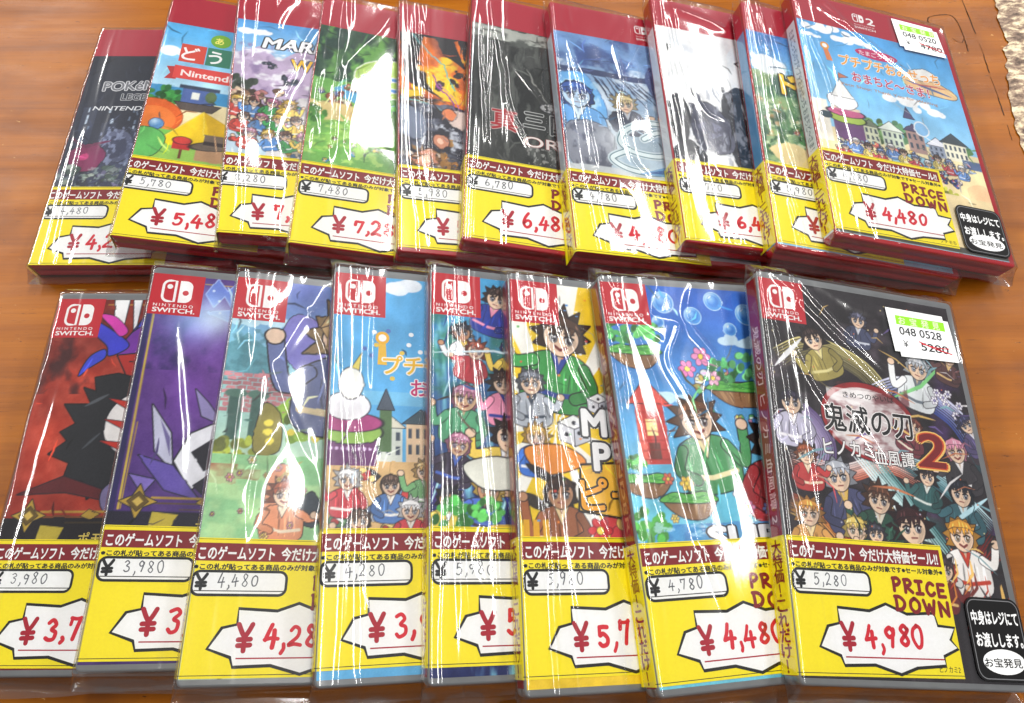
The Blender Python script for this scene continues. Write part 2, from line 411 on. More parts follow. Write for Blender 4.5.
    def house(s, x, y, w, h, wall, roof):
        s.rect(x, y, x + w, y + h, wall); s.poly([(x - w * .12, y + h), (x + w * .5, y + h + w * .5), (x + w * 1.12, y + h)], roof, .25)
        n = max(2, int(w / 3))
        for i in range(n):
            for q in (.2, .62): s.rect(x + (i + .3) * w / n, y + h * q, x + (i + .75) * w / n, y + h * (q + .25), (70, 80, 95))
    def bits(s, n, x0, y0, x1, y1, pal, r0, r1, ol=.25):
        """a crowd of small motifs, each a few jagged and curved patches with line work"""
        u = s.rd.uniform
        for _ in range(int(n * 1.5)):
            x = u(x0, x1); y = u(y0, y1); r = u(r0, r1) * .85; th = u(0, 6.28)
            for q in range(3):
                c = np.array(s.rd.choice(pal), float) * u(.7, 1.15); ox = x + math.cos(th + q * 1.9) * r * .55 * (q > 0); oy = y + math.sin(th + q * 1.9) * r * .55 * (q > 0); rr = r * (1, .62, .45)[q]
                P = [(ox + math.cos(th + a) * rr * u(.55, 1.35), oy + math.sin(th + a) * rr * u(.55, 1.25)) for a in (0, .9, 1.9, 2.8, 3.9, 5)]
                (s.blob if s.rd.random() < .6 else s.poly)(P, c, ol * (1 if q == 0 else .6), (25, 22, 30))
            s.line([(x - r * u(.2, .8), y - r * u(-.6, .6)), (x + r * u(.2, .9), y + r * u(-.6, .8))], r * .22, np.array(s.rd.choice(pal), float) * 1.2, True)
    def limb(s, P, w, c, ol=.3):
        P = smooth_line(P, 4) if len(P) > 2 else P
        s.line(P, w + 2 * ol, (24, 20, 26)); s.line(P, w, c)
    def person(s, x, y, r, skin=(238, 206, 178), hair=(60, 44, 40), cloth=(60, 80, 140), acc=(230, 220, 200), lean=0.0, style=0, arm=1, grin=0):
        """an anonymous drawn figure, head centre x,y and head radius r"""
        u = s.rd.uniform; ca, sa = math.cos(lean), math.sin(lean); cl = np.array(cloth, float); hr = np.array(hair, float); sk = np.array(skin, float); dk = (22, 18, 24); ol = max(.22, r * .055)
        T = lambda L: [(x + (a * ca - b * sa) * r, y + (a * sa + b * ca) * r) for a, b in L]
        # back hair
        n = 9; L = []
        for k in range(2 * n + 1):
            a = math.radians(-40 + 260 * k / (2 * n)); q = (1.18 if k % 2 == 0 else (1.75, 1.35, 1.55)[style % 3] * u(.85, 1.1)); L.append((q * math.cos(a), .12 + q * math.sin(a)))
        if style == 1: L = [(-1.05, -1.7)] + L[::-1] + [(1.1, -1.9)]
        s.poly(T(L), hr * .7, ol, dk)
        # body
        s.blob(T([(-.45, -.8), (-1.5, -1.25), (-1.9, -2.4), (-1.5, -3.9), (1.5, -3.9), (1.9, -2.3), (1.45, -1.2), (.45, -.8)]), cl, ol, dk)
        s.poly(T([(-.5, -.85), (0, -2.1), (.55, -.85), (.25, -.7), (-.25, -.7)]), acc, ol * .7, dk); s.poly(T([(-.2, -.8), (0, -1.5), (.2, -.8)]), sk * .85)
        for k in range(6): a = u(-1.4, 1.4); s.line(T([(a, u(-2, -1.4)), (a * 1.1 + u(-.2, .2), u(-3.8, -2.6))]), r * u(.06, .16), cl * s.rd.choice((.6, .7, 1.35)), True)
        s.line(T([(-1.6, -3.0), (0, -3.2), (1.6, -3.0)]), r * .28, acc)
        if arm:
            d = s.rd.choice((-1, 1)); E = T([(d * 1.4, -1.5), (d * 2.3, -2.1 + u(-.6, .4)), (d * 2.8, -.9 + u(-.8, 1.0))]); s.limb(E, r * .62, cl * 1.1, ol); s.ell(E[-1][0], E[-1][1], r * .36, r * .32, sk, 0, ol, dk)
            s.limb(T([(-d * 1.4, -1.5), (-d * 1.9, -2.6), (-d * 1.0, -3.2)]), r * .58, cl * .9, ol)
        # head
        s.blob(T([(-.9, .35), (-.92, -.2), (-.55, -.78), (0, -1.02), (.55, -.78), (.92, -.2), (.9, .35), (.5, .9), (-.5, .9)]), sk, ol, dk); s.blob(T([(.5, .2), (.86, -.1), (.5, -.72), (.15, -.9), (.4, -.3)]), sk * .88)
        for d in (-1, 1):
            e = T([(d * .42, -.08)])[0]; s.ell(e[0], e[1], r * .20, r * .22, (250, 248, 246), 0, ol * .6, dk); s.ell(e[0] + r * .02, e[1], r * .15, r * .20, tuple(hr * .35 + np.array((20, 26, 40)))); s.line(T([(d * .42 - .26, .08), (d * .42, .2), (d * .42 + .26, .08)]), r * .12, dk); s.ell(e[0] + r * .08, e[1] + r * .09, r * .05, r * .06, (255, 255, 255))
            s.line(T([(d * .16, .3), (d * .68, .36)]), r * .10, hr * .5)
        s.line(T([(-.22, -.58), (.2, -.6)]) if not grin else T([(-.3, -.5), (0, -.68), (.3, -.5)]), r * (.09 if not grin else .16), (120, 50, 50)); s.line(T([(0, -.25), (.06, -.38)]), r * .06, sk * .6)
        # fringe
        for k in range(6):
            a = -1.05 + k * .36; s.poly(T([(a, .95 - abs(a) * .45), (a + .5, 1.02 - abs(a) * .3), (a + u(.1, .35), u(.0, .38))]), hr * u(.9, 1.15), ol * .6, dk)
        s.poly(T([(-1.1, .5), (-.8, 1.05), (0, 1.32), (.8, 1.05), (1.1, .5), (.6, .72), (-.6, .72)]), hr, ol * .5, dk)
        for k in range(4): a = u(-.8, .8); s.line(T([(a, 1.2 - abs(a) * .4), (a * 1.2, .7)]), r * .07, np.clip(hr * 1.7 + 20, 0, 255), True)
    def cube(s, x, y, r):
        s.poly([(x - r, y + r * .4), (x, y + r * .9), (x + r, y + r * .4), (x, y)], (250, 250, 250), .3); s.poly([(x - r, y + r * .4), (x, y), (x, y - r), (x - r, y - r * .6)], (226, 226, 232), .3); s.poly([(x + r, y + r * .4), (x, y), (x, y - r), (x + r, y - r * .6)], (200, 202, 212), .3)
        for a, b in ((-.5, -.3), (.3, -.2), (.7, -.3), (0, .42)): s.ell(x + a * r, y + b * r, r * .13, r * .13, (40, 40, 50))
    def flower(s, x, y, r, c, m=(250, 220, 90)):
        for k in range(6): s.ell(x + r * .6 * math.cos(k * 1.047), y + r * .6 * math.sin(k * 1.047), r * .45, r * .32, c, k * 60, .15, (60, 40, 60))
        s.ell(x, y, r * .3, r * .3, m, 0, .12)
    def finish(s, n=170, warp=1.3):
        """brush work over the whole picture and slightly uneven outlines"""
        ny, nx = s.U.shape
        wx = fbm(s.rng, s.U, s.V, 9, 9, 3) - .5; wy = fbm(s.rng, s.U, s.V, 9, 9, 3) - .5
        ix = np.clip(np.arange(nx)[None, :] + np.round(wx * 4 * warp / s.px).astype(int), 0, nx - 1); iy = np.clip(np.arange(ny)[:, None] + np.round(wy * 4 * warp / s.px).astype(int), 0, ny - 1)
        s.C = s.C[iy, ix]
        for _ in range(n):
            i = s.rd.randrange(nx); j = s.rd.randrange(ny); c = s.C[j, i] * s.rd.choice((.6, .75, 1.2, 1.35)) + s.rd.choice((-10, 12)); L = s.rd.uniform(1.5, 6.5); a = s.rd.uniform(0, 6.28); b = a + s.rd.uniform(-.9, .9); x, y = s.us[i], s.vs[j]
            s.line([(x, y), (x + math.cos(a) * L, y + math.sin(a) * L), (x + math.cos(a) * L + math.cos(b) * L, y + math.sin(a) * L + math.sin(b) * L)], s.rd.uniform(.3, 1.1), np.clip(c, 0, 255), True)
        s.C = s.C * (.86 + .30 * fbm(s.rng, s.U, s.V, 11, 14, 4))[..., None]
        s.C = s.C + 9 * (s.rng.random(s.U.shape)[..., None] - .5)
    def mesh(s):
        nu, nv = len(s.us), len(s.vs)
        V = np.stack([s.U.ravel(), s.V.ravel(), np.full(nu * nv, .05)], 1)
        me = mesh_np('cover_insert', loc(V), grid_faces(nu, nv), [ART])
        ca = me.color_attributes.new('art', 'FLOAT_COLOR', 'POINT')
        c = np.ones((nu * nv, 4), np.float32); c[:, :3] = lin(np.clip(s.C, 0, 255).reshape(-1, 3)); ca.data.foreach_set('color', c.ravel())
        return me

def art_red(c):          # front row 1: dark red field, black spiked mass, blue and violet plume, gold seal
    c.fill((120, 34, 26)); c.glow(28, 100, 48, (196, 66, 40), .9); c.noise(22, 5)
    c.tex((50, 12, 14), 9, 12, .5, .75, .8, 118, 170, 0, 34)
    c.line([(24, 163.5), (101, 163.5)], .5, (190, 150, 60))
    for (a, b, col) in (((27, 166), (34, 166), (240, 240, 240)), ((36, 166), (40, 166), (236, 236, 240))): c.poly([a, b, (b[0] - .5, 146), (a[0] + 4, 143)], col, .4)
    for i, (x, y, w) in enumerate(((52, 168, 4.4), (60, 163, 5), (47, 160, 4.2), (66, 156, 5))):
        c.blob([(34, 137), (38 + i, 148 + i), (x - w, y - 3), (x + 3, y), (x, y - 9), (46, 140)], ((70, 60, 190), (94, 50, 170), (58, 70, 200), (120, 50, 160))[i], .5)
    c.blob([(38, 142), (30, 149), (18, 156), (12, 158), (20, 149), (28, 142), (30, 137)], (60, 64, 196), .5)
    c.blob([(33, 147), (28, 152), (22, 158), (29, 157), (36, 150)], (210, 60, 170), .3)
    c.blob([(27, 140), (21, 136), (18, 127), (22, 131), (28, 136)], (58, 70, 200), .5)
    c.poly([(34, 137), (62, 140), (70, 128), (40, 127)], (176, 44, 36), .6); c.poly([(40, 134), (66, 136), (60, 131)], (206, 76, 56), .3)
    c.poly([(26, 126), (36, 128), (52, 124), (60, 100), (56, 78), (44, 70), (38, 74), (34, 70), (31, 78), (22, 79), (23, 86), (13, 90), (20, 96), (16, 100), (22, 104), (15, 113), (27, 113), (22, 121), (28, 119)], (34, 34, 38), .5, (10, 8, 10))
    c.ell(50, 104, 15, 15, (236, 232, 230), 0, .5)
    for k in range(3): c.poly([(34, 116 - k * 10), (56, 112 - k * 9), (52, 106 - k * 9)], (196, 48, 36), .3)
    c.line([(24, 112), (34, 118)], 1.6, (80, 84, 90), True); c.line([(27, 92), (34, 100)], 1.2, (70, 74, 80), True)
    c.poly([(4, 72), (22, 80), (40, 74), (52, 76), (44, 69), (24, 73)], (90, 26, 30), .4); c.blob([(40, 74), (52, 80), (62, 70), (44, 64)], (120, 110, 150), .4)
    c.rect(0, 44, 104, 62, (26, 20, 24)); seal(c, 11, 63)
def seal(c, x, y):
    g, d = (176, 144, 54), (96, 76, 32)
    c.line([(x + 5, y + 1.6), (104, y + 1.6)], .9, g); c.line([(x + 5, y - .6), (104, y - .6)], .5, d); c.line([(x + 16, y - 3), (104, y - 3)], .35, d)
    for k in range(5): c.poly([(x + 22 + k * 15, y - .2), (x + 25 + k * 15, y + 2.6), (x + 30 + k * 15, y + .6), (x + 26 + k * 15, y - 1.6)], g, .2)
    c.poly([(x, y + 7), (x + 2.2, y + 2.2), (x + 7, y), (x + 2.2, y - 2.2), (x, y - 7), (x - 2.2, y - 2.2), (x - 7, y), (x - 2.2, y + 2.2)], g, .35); c.poly([(x, y + 4), (x + 4, y), (x, y - 4), (x - 4, y)], d, .2); c.poly([(x, y + 2), (x + 2, y), (x, y - 2), (x - 2, y)], (206, 176, 86))
    c.poly([(x + 6, y - 4), (x + 16, y - 5), (x + 14, y - 11), (x + 5, y - 12)], (190, 170, 60), .3)
def art_violet(c):       # front row 2
    c.fill((70, 44, 110)); c.glow(34, 120, 40, (118, 66, 160), .9); c.noise(14, 5); c.tex((40, 30, 84), 8, 10, .5, .75, .7, 120, 150)
    c.rect(0, 44, 2.8, 168, (40, 34, 84)); c.line([(3.6, 146), (4.2, 60)], .9, (196, 168, 70)); c.line([(5.4, 96), (5.0, 60)], .5, (170, 140, 60))
    c.line([(23, 163), (101, 163)], .5, (190, 150, 60))
    for P in ([(24, 158), (28, 166), (33, 160), (38, 166), (42, 158), (36, 152), (32, 158), (28, 152)], [(26, 149), (38, 151), (46, 148), (36, 145)], [(44, 166), (54, 160), (60, 167)]): c.poly(P, (98, 120, 206), .5, (170, 190, 240))
    c.glow(20, 147, 14, (150, 190, 240), .7); c.glow(30, 146, 9, (220, 240, 255), .8)
    for p in ((27, 160), (37, 162), (31, 149), (41, 149), (30, 155)): c.ell(*p, .6, .6, (220, 236, 255))
    c.ell(66, 118, 26, 24, (56, 44, 92), 0, .7, (40, 26, 70)); c.ell(70, 118, 20, 18, (128, 72, 176))
    c.poly([(10, 104), (19, 92), (22, 76), (14, 84)], (196, 196, 218), .5); c.poly([(14, 98), (19, 90), (20, 82)], (110, 100, 150)); c.poly([(26, 112), (30, 100), (40, 96), (32, 106)], (150, 140, 190), .4)
    c.poly([(22, 80), (27, 92), (38, 98), (60, 101), (64, 92), (44, 84), (30, 68)], (236, 236, 242), .6)
    c.poly([(28, 84), (38, 92), (58, 94), (48, 86), (34, 76)], (30, 28, 40)); c.poly([(31, 70), (46, 82), (62, 86), (60, 70), (40, 62)], (40, 38, 52), .4)
    c.poly([(36, 72), (46, 80), (56, 80), (48, 72)], (226, 228, 236), .3)
    c.poly([(8, 82), (22, 78), (34, 64), (20, 68)], (96, 78, 160), .4); c.poly([(6, 74), (16, 72), (12, 66)], (130, 110, 190), .4)
    c.rect(0, 44, 104, 59, (30, 26, 44)); seal(c, 11, 63)
def art_meadow(c):       # front row 3: pale sky, teal tower, pink brick, meadow
    c.grad((200, 226, 196), (120, 196, 226), 80, 150); c.glow(30, 165, 26, (110, 110, 190), .8); c.cloud(16, 146, 14, (196, 232, 246)); c.noise(10, 8)
    c.poly([(0, 134), (8, 140), (16, 134), (24, 128), (24, 120), (0, 122)], (96, 156, 170)); c.tex((70, 120, 130), 4, 3, .45, .7, .6, 118, 142, 0, 26)
    for j in range(9):
        for i in range(8): c.rect(i * 4.2 + (j % 2) * 2.1, 104 + j * 2, i * 4.2 + 3.8 + (j % 2) * 2.1, 105.7 + j * 2, np.array((196, 130, 136)) * c.rd.uniform(.85, 1.15))
    for x in (4, 13): c.rect(x, 92, x + 5, 112, (70, 104, 96)); c.ell(x + 2.5, 112, 4.4, 2, (86, 124, 110))
    c.tree(34, 102, 11, (120, 150, 60)); c.tree(50, 110, 12, (90, 150, 70)); c.tree(9, 88, 8, (150, 160, 60)); c.blob([(18, 108), (25, 104), (26, 88), (16, 88)], (150, 140, 70), .3)
    for p in ((21, 100), (21, 96), (22, 92), (30, 96), (40, 94), (44, 98)): c.ell(*p, 1.7, 1.5, (240, 220, 90))
    c.rect(0, 44, 104, 86, (150, 206, 150)); c.rect(0, 74, 11, 82, (170, 120, 90)); c.rect(6, 76, 20, 80, (150, 110, 80)); c.tex((196, 232, 170), 10, 6, .45, .7, .8, 44, 86)
    c.blob([(24, 80), (31, 82), (34, 74), (28, 62), (23, 58)], (226, 150, 110), .3); c.blob([(36, 66), (41, 72), (46, 64), (42, 58), (37, 60)], (60, 70, 80), .3)
    c.blob([(26, 150), (36, 148), (42, 138), (38, 124), (28, 126), (22, 138)], (130, 126, 200), .3);     c.person(50, 140, 11, hair=(196, 160, 106), cloth=(96, 106, 150), acc=(226, 206, 160)); c.person(30, 70, 4.5, hair=(170, 90, 60), cloth=(226, 150, 110), acc=(240, 226, 200), grin=1); c.noise(6, 3)
    for k in range(16): c.flower(c.rd.uniform(1, 60), c.rd.uniform(50, 84), c.rd.uniform(.8, 1.6), c.rd.choice([(250, 240, 190), (250, 210, 120), (240, 170, 170)]))
def art_shopping(c):     # front row 4: flat blue sky and a little shopping street
    c.fill((96, 176, 226)); c.cloud(36, 161, 15, (238, 244, 250)); c.rect(0, 106, 104, 112, (120, 190, 226))
    street(c, 0, 96, 1.0)
    for i, (x, y) in enumerate(((9, 74), (26, 72), (40, 78), (34, 62), (14, 58), (50, 66))): c.person(x, y, 3.6, hair=((250, 250, 250), (90, 70, 60), (230, 190, 120))[i % 3], cloth=((210, 70, 80), (90, 130, 190), (110, 160, 110))[i % 3], acc=(250, 246, 240), grin=1, style=i % 3)
    c.noise(4, 4)
def street(c, x, y, k):
    f = lambda a: a * k
    c.rect(0, 40, 104, y - f(14), (224, 186, 130))
    for i in range(9): c.line([(i * 13 - 6, 40), (i * 11 + 4, y - f(14))], .35, (190, 150, 100))
    for i in range(7):
        w = f(c.rd.uniform(9, 13)); c.house(x + 19 + i * f(13), y - f(14), w, f(c.rd.uniform(11, 18)), c.rd.choice([(240, 226, 190), (230, 216, 200), (214, 220, 210), (236, 206, 170)]), c.rd.choice([(150, 80, 60), (70, 90, 100), (226, 220, 200), (190, 120, 60)]))
    c.rect(x + 21, y - f(10), x + 26, y + f(8), (86, 116, 76)); c.poly([(x + 20, y + f(8)), (x + 23.5, y + f(17)), (x + 27, y + f(8))], (76, 86, 100), .3)
    c.rect(0, y - f(16), x + 20, y - f(4), (110, 60, 110)); c.ell(x + 9, y - f(2), f(13), f(5), (150, 190, 90), 0, .3); c.ell(x + 9, y + f(2), f(13), f(4), (176, 70, 130), 0, .3)
    c.ell(x + 8, y + f(9), f(9), f(6), (246, 244, 248), 0, .25); c.ell(x + 9, y + f(19), f(5), f(7), (250, 248, 240), 0, .25); c.poly([(x + 9, y + f(26)), (x + 13, y + f(33)), (x + 12, y + f(25))], (240, 220, 110), .2)
    for i in range(9): c.ell(x + 2 + i * 2.2, y - f(9), .7, .7, (220, 190, 230))
    c.bits(20, 4, y - f(42), 96, y - f(16), [(250, 250, 250), (200, 210, 226), (120, 140, 170), (210, 70, 70), (60, 60, 66), (230, 200, 120), (120, 170, 120)], 1.5, 4.2)
def art_crowd(c):        # front row 5: deep blue, a rushing crowd of anonymous figures
    c.grad((30, 40, 96), (60, 150, 200), 60, 160); c.noise(40, 12, 16); c.tex((150, 226, 236), 4, 26, .5, .72, .8); c.tex((50, 120, 80), 10, 8, .55, .75, .6, 90, 150); c.tex((110, 60, 160), 9, 14, .52, .72, .8, 44, 90)
    for k in range(40): x = c.rd.uniform(0, 104); y = c.rd.uniform(50, 166); L = c.rd.uniform(6, 20); c.line([(x, y), (x + L * .35, y + L)], c.rd.uniform(.3, 1), c.rd.choice([(190, 240, 250), (110, 190, 230), (40, 60, 130)]), True)
    A = [(238, 206, 178), (226, 186, 150), (196, 146, 112)]; Hh = [(60, 44, 40), (230, 190, 90), (70, 80, 150), (150, 70, 50), (40, 40, 50), (200, 130, 160)]; Kc = [(40, 60, 150), (190, 60, 70), (236, 150, 180), (80, 110, 200), (230, 200, 90), (90, 160, 120), (230, 230, 236), (60, 50, 70)]
    spots = [(30, 156, 4.5), (50, 150, 5), (14, 138, 3.6), (20, 130, 3.6), (36, 132, 4), (60, 132, 5), (32, 116, 4.6), (15, 108, 5.0), (50, 112, 5), (70, 114, 5), (85, 140, 6), (90, 112, 6), (34, 92, 6.0), (12, 88, 4.2), (58, 90, 5), (80, 88, 6), (46, 72, 5), (24, 70, 4.6), (66, 66, 5), (90, 66, 6), (8, 66, 4.0)]
    for i, (x, y, r) in enumerate(spots): c.person(x, y, r, A[i % 3], Hh[(i * 5) % 6], Kc[(i * 3) % 8], Kc[(i * 5 + 2) % 8], c.rd.uniform(-.45, .45), i % 3, 1, i % 2)
    c.line([(0, 128), (28, 131), (60, 126)], 1.0, (220, 240, 250), True); c.blob([(14, 80), (28, 84), (40, 80), (38, 72), (22, 71)], (226, 226, 214), .5); c.tree(10, 60, 8, (74, 160, 74)); c.tree(24, 62, 6, (90, 176, 86)); c.line([(24, 56), (44, 54)], 3, (236, 190, 60), True)
def art_yellow(c):       # front row 6: yellow field, white rays, black corner, a party of guests
    c.fill((246, 208, 44)); c.noise(12, 6)
    for k in range(14):
        a = k * .45; c.poly([(18, 100), (18 + 90 * math.cos(a), 100 + 90 * math.sin(a)), (18 + 90 * math.cos(a + .18), 100 + 90 * math.sin(a + .18))], (250, 248, 240))
    c.tex((196, 146, 24), 2, 3, .5, .62, .9, 120, 167, 40, 104)
    for k in range(40): x = c.rd.uniform(40, 100); y = c.rd.uniform(124, 166); c.flower(x, y, c.rd.uniform(1, 2), (226, 176, 30), (190, 130, 20))
    c.blob([(56, 140), (104, 130), (104, 44), (62, 44), (52, 84), (44, 100), (50, 118)], (24, 22, 24))
    c.person(23, 140, 8.4, hair=(84, 56, 40), cloth=(64, 150, 76), acc=(50, 70, 150), lean=-.15, grin=1); c.person(8, 118, 4.6, hair=(110, 114, 124), cloth=(190, 196, 206), acc=(70, 80, 96), style=2)
    c.cube(26, 99, 7); c.person(9, 95, 4.0, hair=(240, 190, 90), cloth=(66, 120, 210), acc=(250, 250, 250), grin=1); c.cube(38, 111, 5); c.blob([(4, 90), (20, 92), (30, 85), (12, 80)], (238, 150, 60), .4); c.line([(4, 84), (18, 76)], 4, (40, 36, 38), True); c.line([(2, 72), (12, 66)], 5, (60, 52, 44), True)
    c.person(18, 72, 5.6, skin=(190, 140, 104), hair=(60, 40, 30), cloth=(150, 90, 56), acc=(236, 210, 160), style=1)
    for x in range(3): c.rect(2 + x * 4, 52, 4.5 + x * 4, 62, (226, 170, 40))
    c.blob([(0, 50), (14, 55), (20, 46), (2, 40)], (244, 244, 244)); c.flower(44, 61, 9, (214, 76, 80), (240, 200, 120)); c.flower(34, 58, 5, (206, 60, 66)); c.bits(12, 50, 46, 100, 66, [(240, 200, 60), (200, 60, 60), (250, 240, 230), (150, 40, 60)], 2, 5)
    for k in range(50): x = c.rd.uniform(0, 50); y = c.rd.uniform(50, 165); c.rect(x, y, x + c.rd.uniform(.5, 1.4), y + c.rd.uniform(.4, 1), c.rd.choice([(230, 80, 70), (80, 150, 220), (90, 180, 90), (250, 250, 250), (240, 140, 60)]))
    c.poly([(28, 84), (54, 86), (60, 68), (54, 62), (26, 66)], (250, 196, 70), .9)
def art_wonder(c):       # front row 7: blue sky, floating gardens and two strollers
    c.grad((110, 200, 226), (60, 112, 206), 70, 160); c.noise(14, 10); c.cloud(70, 140, 14, (210, 236, 250)); c.cloud(20, 112, 12, (196, 230, 246))
    for p in ((30, 158, 5), (44, 152, 4), (26, 148, 2.6), (56, 160, 4.4), (72, 154, 5), (62, 146, 3)): c.ell(p[0], p[1], p[2], p[2], (84, 156, 226), 0, .45, (196, 230, 250), (240, 250, 255)); c.ell(p[0], p[1], p[2] * .7, p[2] * .7, (70, 136, 214), 0, 0, 0, (160, 210, 246)); c.line([(p[0] - p[2] * .5, p[1] + p[2] * .3), (p[0] - p[2] * .1, p[1] + p[2] * .65)], .6, (250, 254, 255), True)
    def isle(x, y, w, h):
        c.blob([(x - w, y), (x, y + h * .25), (x + w, y), (x + w * .5, y - h), (x - w * .4, y - h * .9)], (150, 110, 76), .35)
        for k in range(9): a = c.rd.uniform(-.8, .8); c.line([(x + a * w, y - h * .1), (x + a * w * .7, y - h * c.rd.uniform(.4, .9))], .8, c.rd.choice([(120, 84, 56), (186, 144, 100)]), True)
        c.blob([(x - w * 1.1, y - h * .1), (x - w * .6, y + h * .3), (x, y + h * .2), (x + w * .6, y + h * .32), (x + w * 1.1, y - h * .1), (x + w * .4, y - h * .25), (x - w * .3, y - h * .2)], (110, 196, 90), .35)
        for k in range(int(w)): c.line([(x + c.rd.uniform(-w, w), y - 1), (x + c.rd.uniform(-w, w), y + h * .2)], .4, (70, 150, 70), True)
    isle(12, 134, 12, 8); c.tree(6, 142, 6, (80, 160, 90)); c.tree(20, 143, 7, (100, 184, 100)); isle(60, 118, 15, 9); c.tree(54, 126, 7, (90, 180, 110)); c.tree(66, 128, 8, (120, 200, 130)); c.flower(44, 132, 4.5, (240, 150, 196)); c.flower(36, 126, 4, (236, 130, 186)); c.flower(48, 122, 3.5, (250, 190, 216))
    c.rect(8, 84, 21, 110, (196, 66, 60)); c.rect(8, 84, 11, 110, (226, 110, 96)); c.poly([(5, 110), (14.5, 121), (24, 110)], (214, 84, 74), .35); c.rect(12, 96, 17, 103, (250, 226, 150)); c.rect(12, 86, 17, 93, (110, 60, 50))
    for k in range(6): c.line([(8, 86 + k * 4), (21, 86 + k * 4)], .3, (150, 44, 44))
    c.bits(18, 22, 70, 100, 128, [(110, 196, 120), (240, 160, 200), (250, 220, 120), (90, 150, 226), (226, 110, 90), (240, 244, 250)], 1.6, 3.6)
    c.person(36, 102, 7.5, hair=(120, 76, 46), cloth=(80, 150, 96), acc=(240, 226, 180), lean=.12, grin=1); c.person(72, 92, 8.5, hair=(70, 50, 44), cloth=(190, 60, 66), acc=(250, 240, 230), lean=-.12, style=2, grin=1)
    for k in range(9): c.flower(c.rd.uniform(2, 100), c.rd.uniform(58, 72), c.rd.uniform(1.6, 3.2), c.rd.choice([(240, 150, 190), (250, 220, 120), (240, 240, 250), (150, 170, 240)]))
    isle(8, 78, 11, 7); isle(26, 70, 12, 8); c.tree(4, 84, 5, (90, 176, 84)); c.flower(26, 76, 3, (240, 200, 80)); c.flower(18, 78, 2.4, (226, 110, 80)); c.rect(0, 40, 104, 60, (84, 160, 214)); c.tree(7, 60, 8, (80, 160, 70)); c.tex((60, 126, 190), 6, 5, .5, .7, .7, 40, 60, 14, 104); c.tex((190, 230, 246), 5, 2, .6, .7, .7, 40, 62)
def art_swirl(c):        # front row 8: charcoal with ink sweeps, flame, blades and a ring of anonymous figures
    c.fill((40, 34, 38)); c.noise(14, 9); c.tex((86, 74, 84), 14, 8, .55, .8, .8); c.tex((74, 50, 96), 12, 12, .5, .75, .9, 60, 132, 66, 104); c.tex((40, 66, 70), 12, 12, .5, .75, .9, 40, 90, 40, 104)
    def sweep(P, w, a, b, n=9):
        P = np.array(smooth_line(P, 6)); N = np.stack([-np.gradient(P[:, 1]), np.gradient(P[:, 0])], 1); N /= np.linalg.norm(N, axis=1)[:, None] + 1e-9
        for k in range(n):
            t = (k / (n - 1) - .5); c.line([tuple(q) for q in P + N * t * w], w / n * c.rd.uniform(.6, 1.3), np.array(a, float) * (1 - k / n) + np.array(b, float) * k / n + c.rd.uniform(-18, 18), True)
    sweep([(6, 128), (24, 136), (48, 128), (60, 112)], 9, (90, 84, 60), (220, 206, 130)); sweep([(52, 116), (70, 122), (92, 112), (102, 96)], 10, (70, 84, 150), (226, 226, 246)); sweep([(2, 96), (14, 104), (24, 92), (20, 78)], 9, (190, 180, 210), (90, 70, 120))
    sweep([(6, 84), (30, 80), (52, 86), (70, 80)], 7, (216, 116, 90), (240, 236, 236)); sweep([(40, 92), (58, 70), (76, 46)], 10, (226, 240, 240), (90, 150, 150)); sweep([(60, 88), (80, 80), (100, 62)], 8, (70, 120, 130), (190, 220, 226)); sweep([(4, 66), (18, 60), (30, 46)], 8, (240, 190, 90), (190, 70, 40)); sweep([(62, 34), (82, 40), (102, 58)], 10, (170, 44, 36), (90, 20, 24))
    P = c.person
    P(25, 139, 4.6, hair=(46, 34, 32), cloth=(164, 150, 84), acc=(226, 214, 150), lean=.35); P(78, 132, 5.0, hair=(206, 210, 216), cloth=(224, 228, 230), acc=(110, 120, 130), lean=-.25, style=2); c.line([(60, 116), (78, 124), (95, 139)], 1.7, (130, 206, 130), True); c.line([(4, 124), (19, 139)], 2.2, (230, 230, 232), True)
    P(10, 108, 4.6, hair=(44, 38, 56), cloth=(190, 186, 206), acc=(240, 236, 240), style=1)
    c.ell(48, 104, 24, 17.5, (150, 36, 40), -8, .4); c.ell(48, 103.5, 22, 15.6, (214, 204, 204), -8); c.tex((110, 50, 56), 9, 5, .5, .7, .75, 88, 121, 26, 70); c.tex((250, 248, 246), 12, 4, .52, .7, .7, 92, 118, 28, 68)
    for p in ((86, 122), (89, 120), (92, 122), (90, 117), (84, 118), (94, 112), (97, 117)): c.flower(*p, 1.9, (240, 238, 246), (150, 140, 190))
    P(90, 95, 4.8, hair=(226, 150, 176), cloth=(60, 56, 60), acc=(240, 236, 236), lean=.1, style=1, grin=1)
    P(28, 78, 5.6, hair=(190, 194, 204), cloth=(74, 76, 110), acc=(220, 180, 90), lean=.2, style=2); P(46, 70, 5.2, hair=(96, 60, 44), cloth=(44, 78, 64), acc=(220, 214, 196), lean=-.15)
    P(88, 76, 5.0, hair=(34, 36, 46), cloth=(60, 100, 110), acc=(200, 224, 230), lean=-.1, style=1); c.line([(78, 62), (102, 76)], 2.0, (190, 226, 236), True)
    P(12, 62, 4.6, hair=(214, 150, 70), cloth=(216, 160, 90), acc=(250, 226, 170)); P(60, 60, 6.6, hair=(56, 28, 30), cloth=(50, 60, 58), acc=(226, 226, 220), lean=.1); P(84, 58, 5.8, hair=(232, 164, 60), cloth=(236, 232, 228), acc=(190, 60, 40), style=2, grin=1); P(33, 57, 4.4, hair=(236, 206, 110), cloth=(230, 160, 50), acc=(250, 240, 200), style=2)
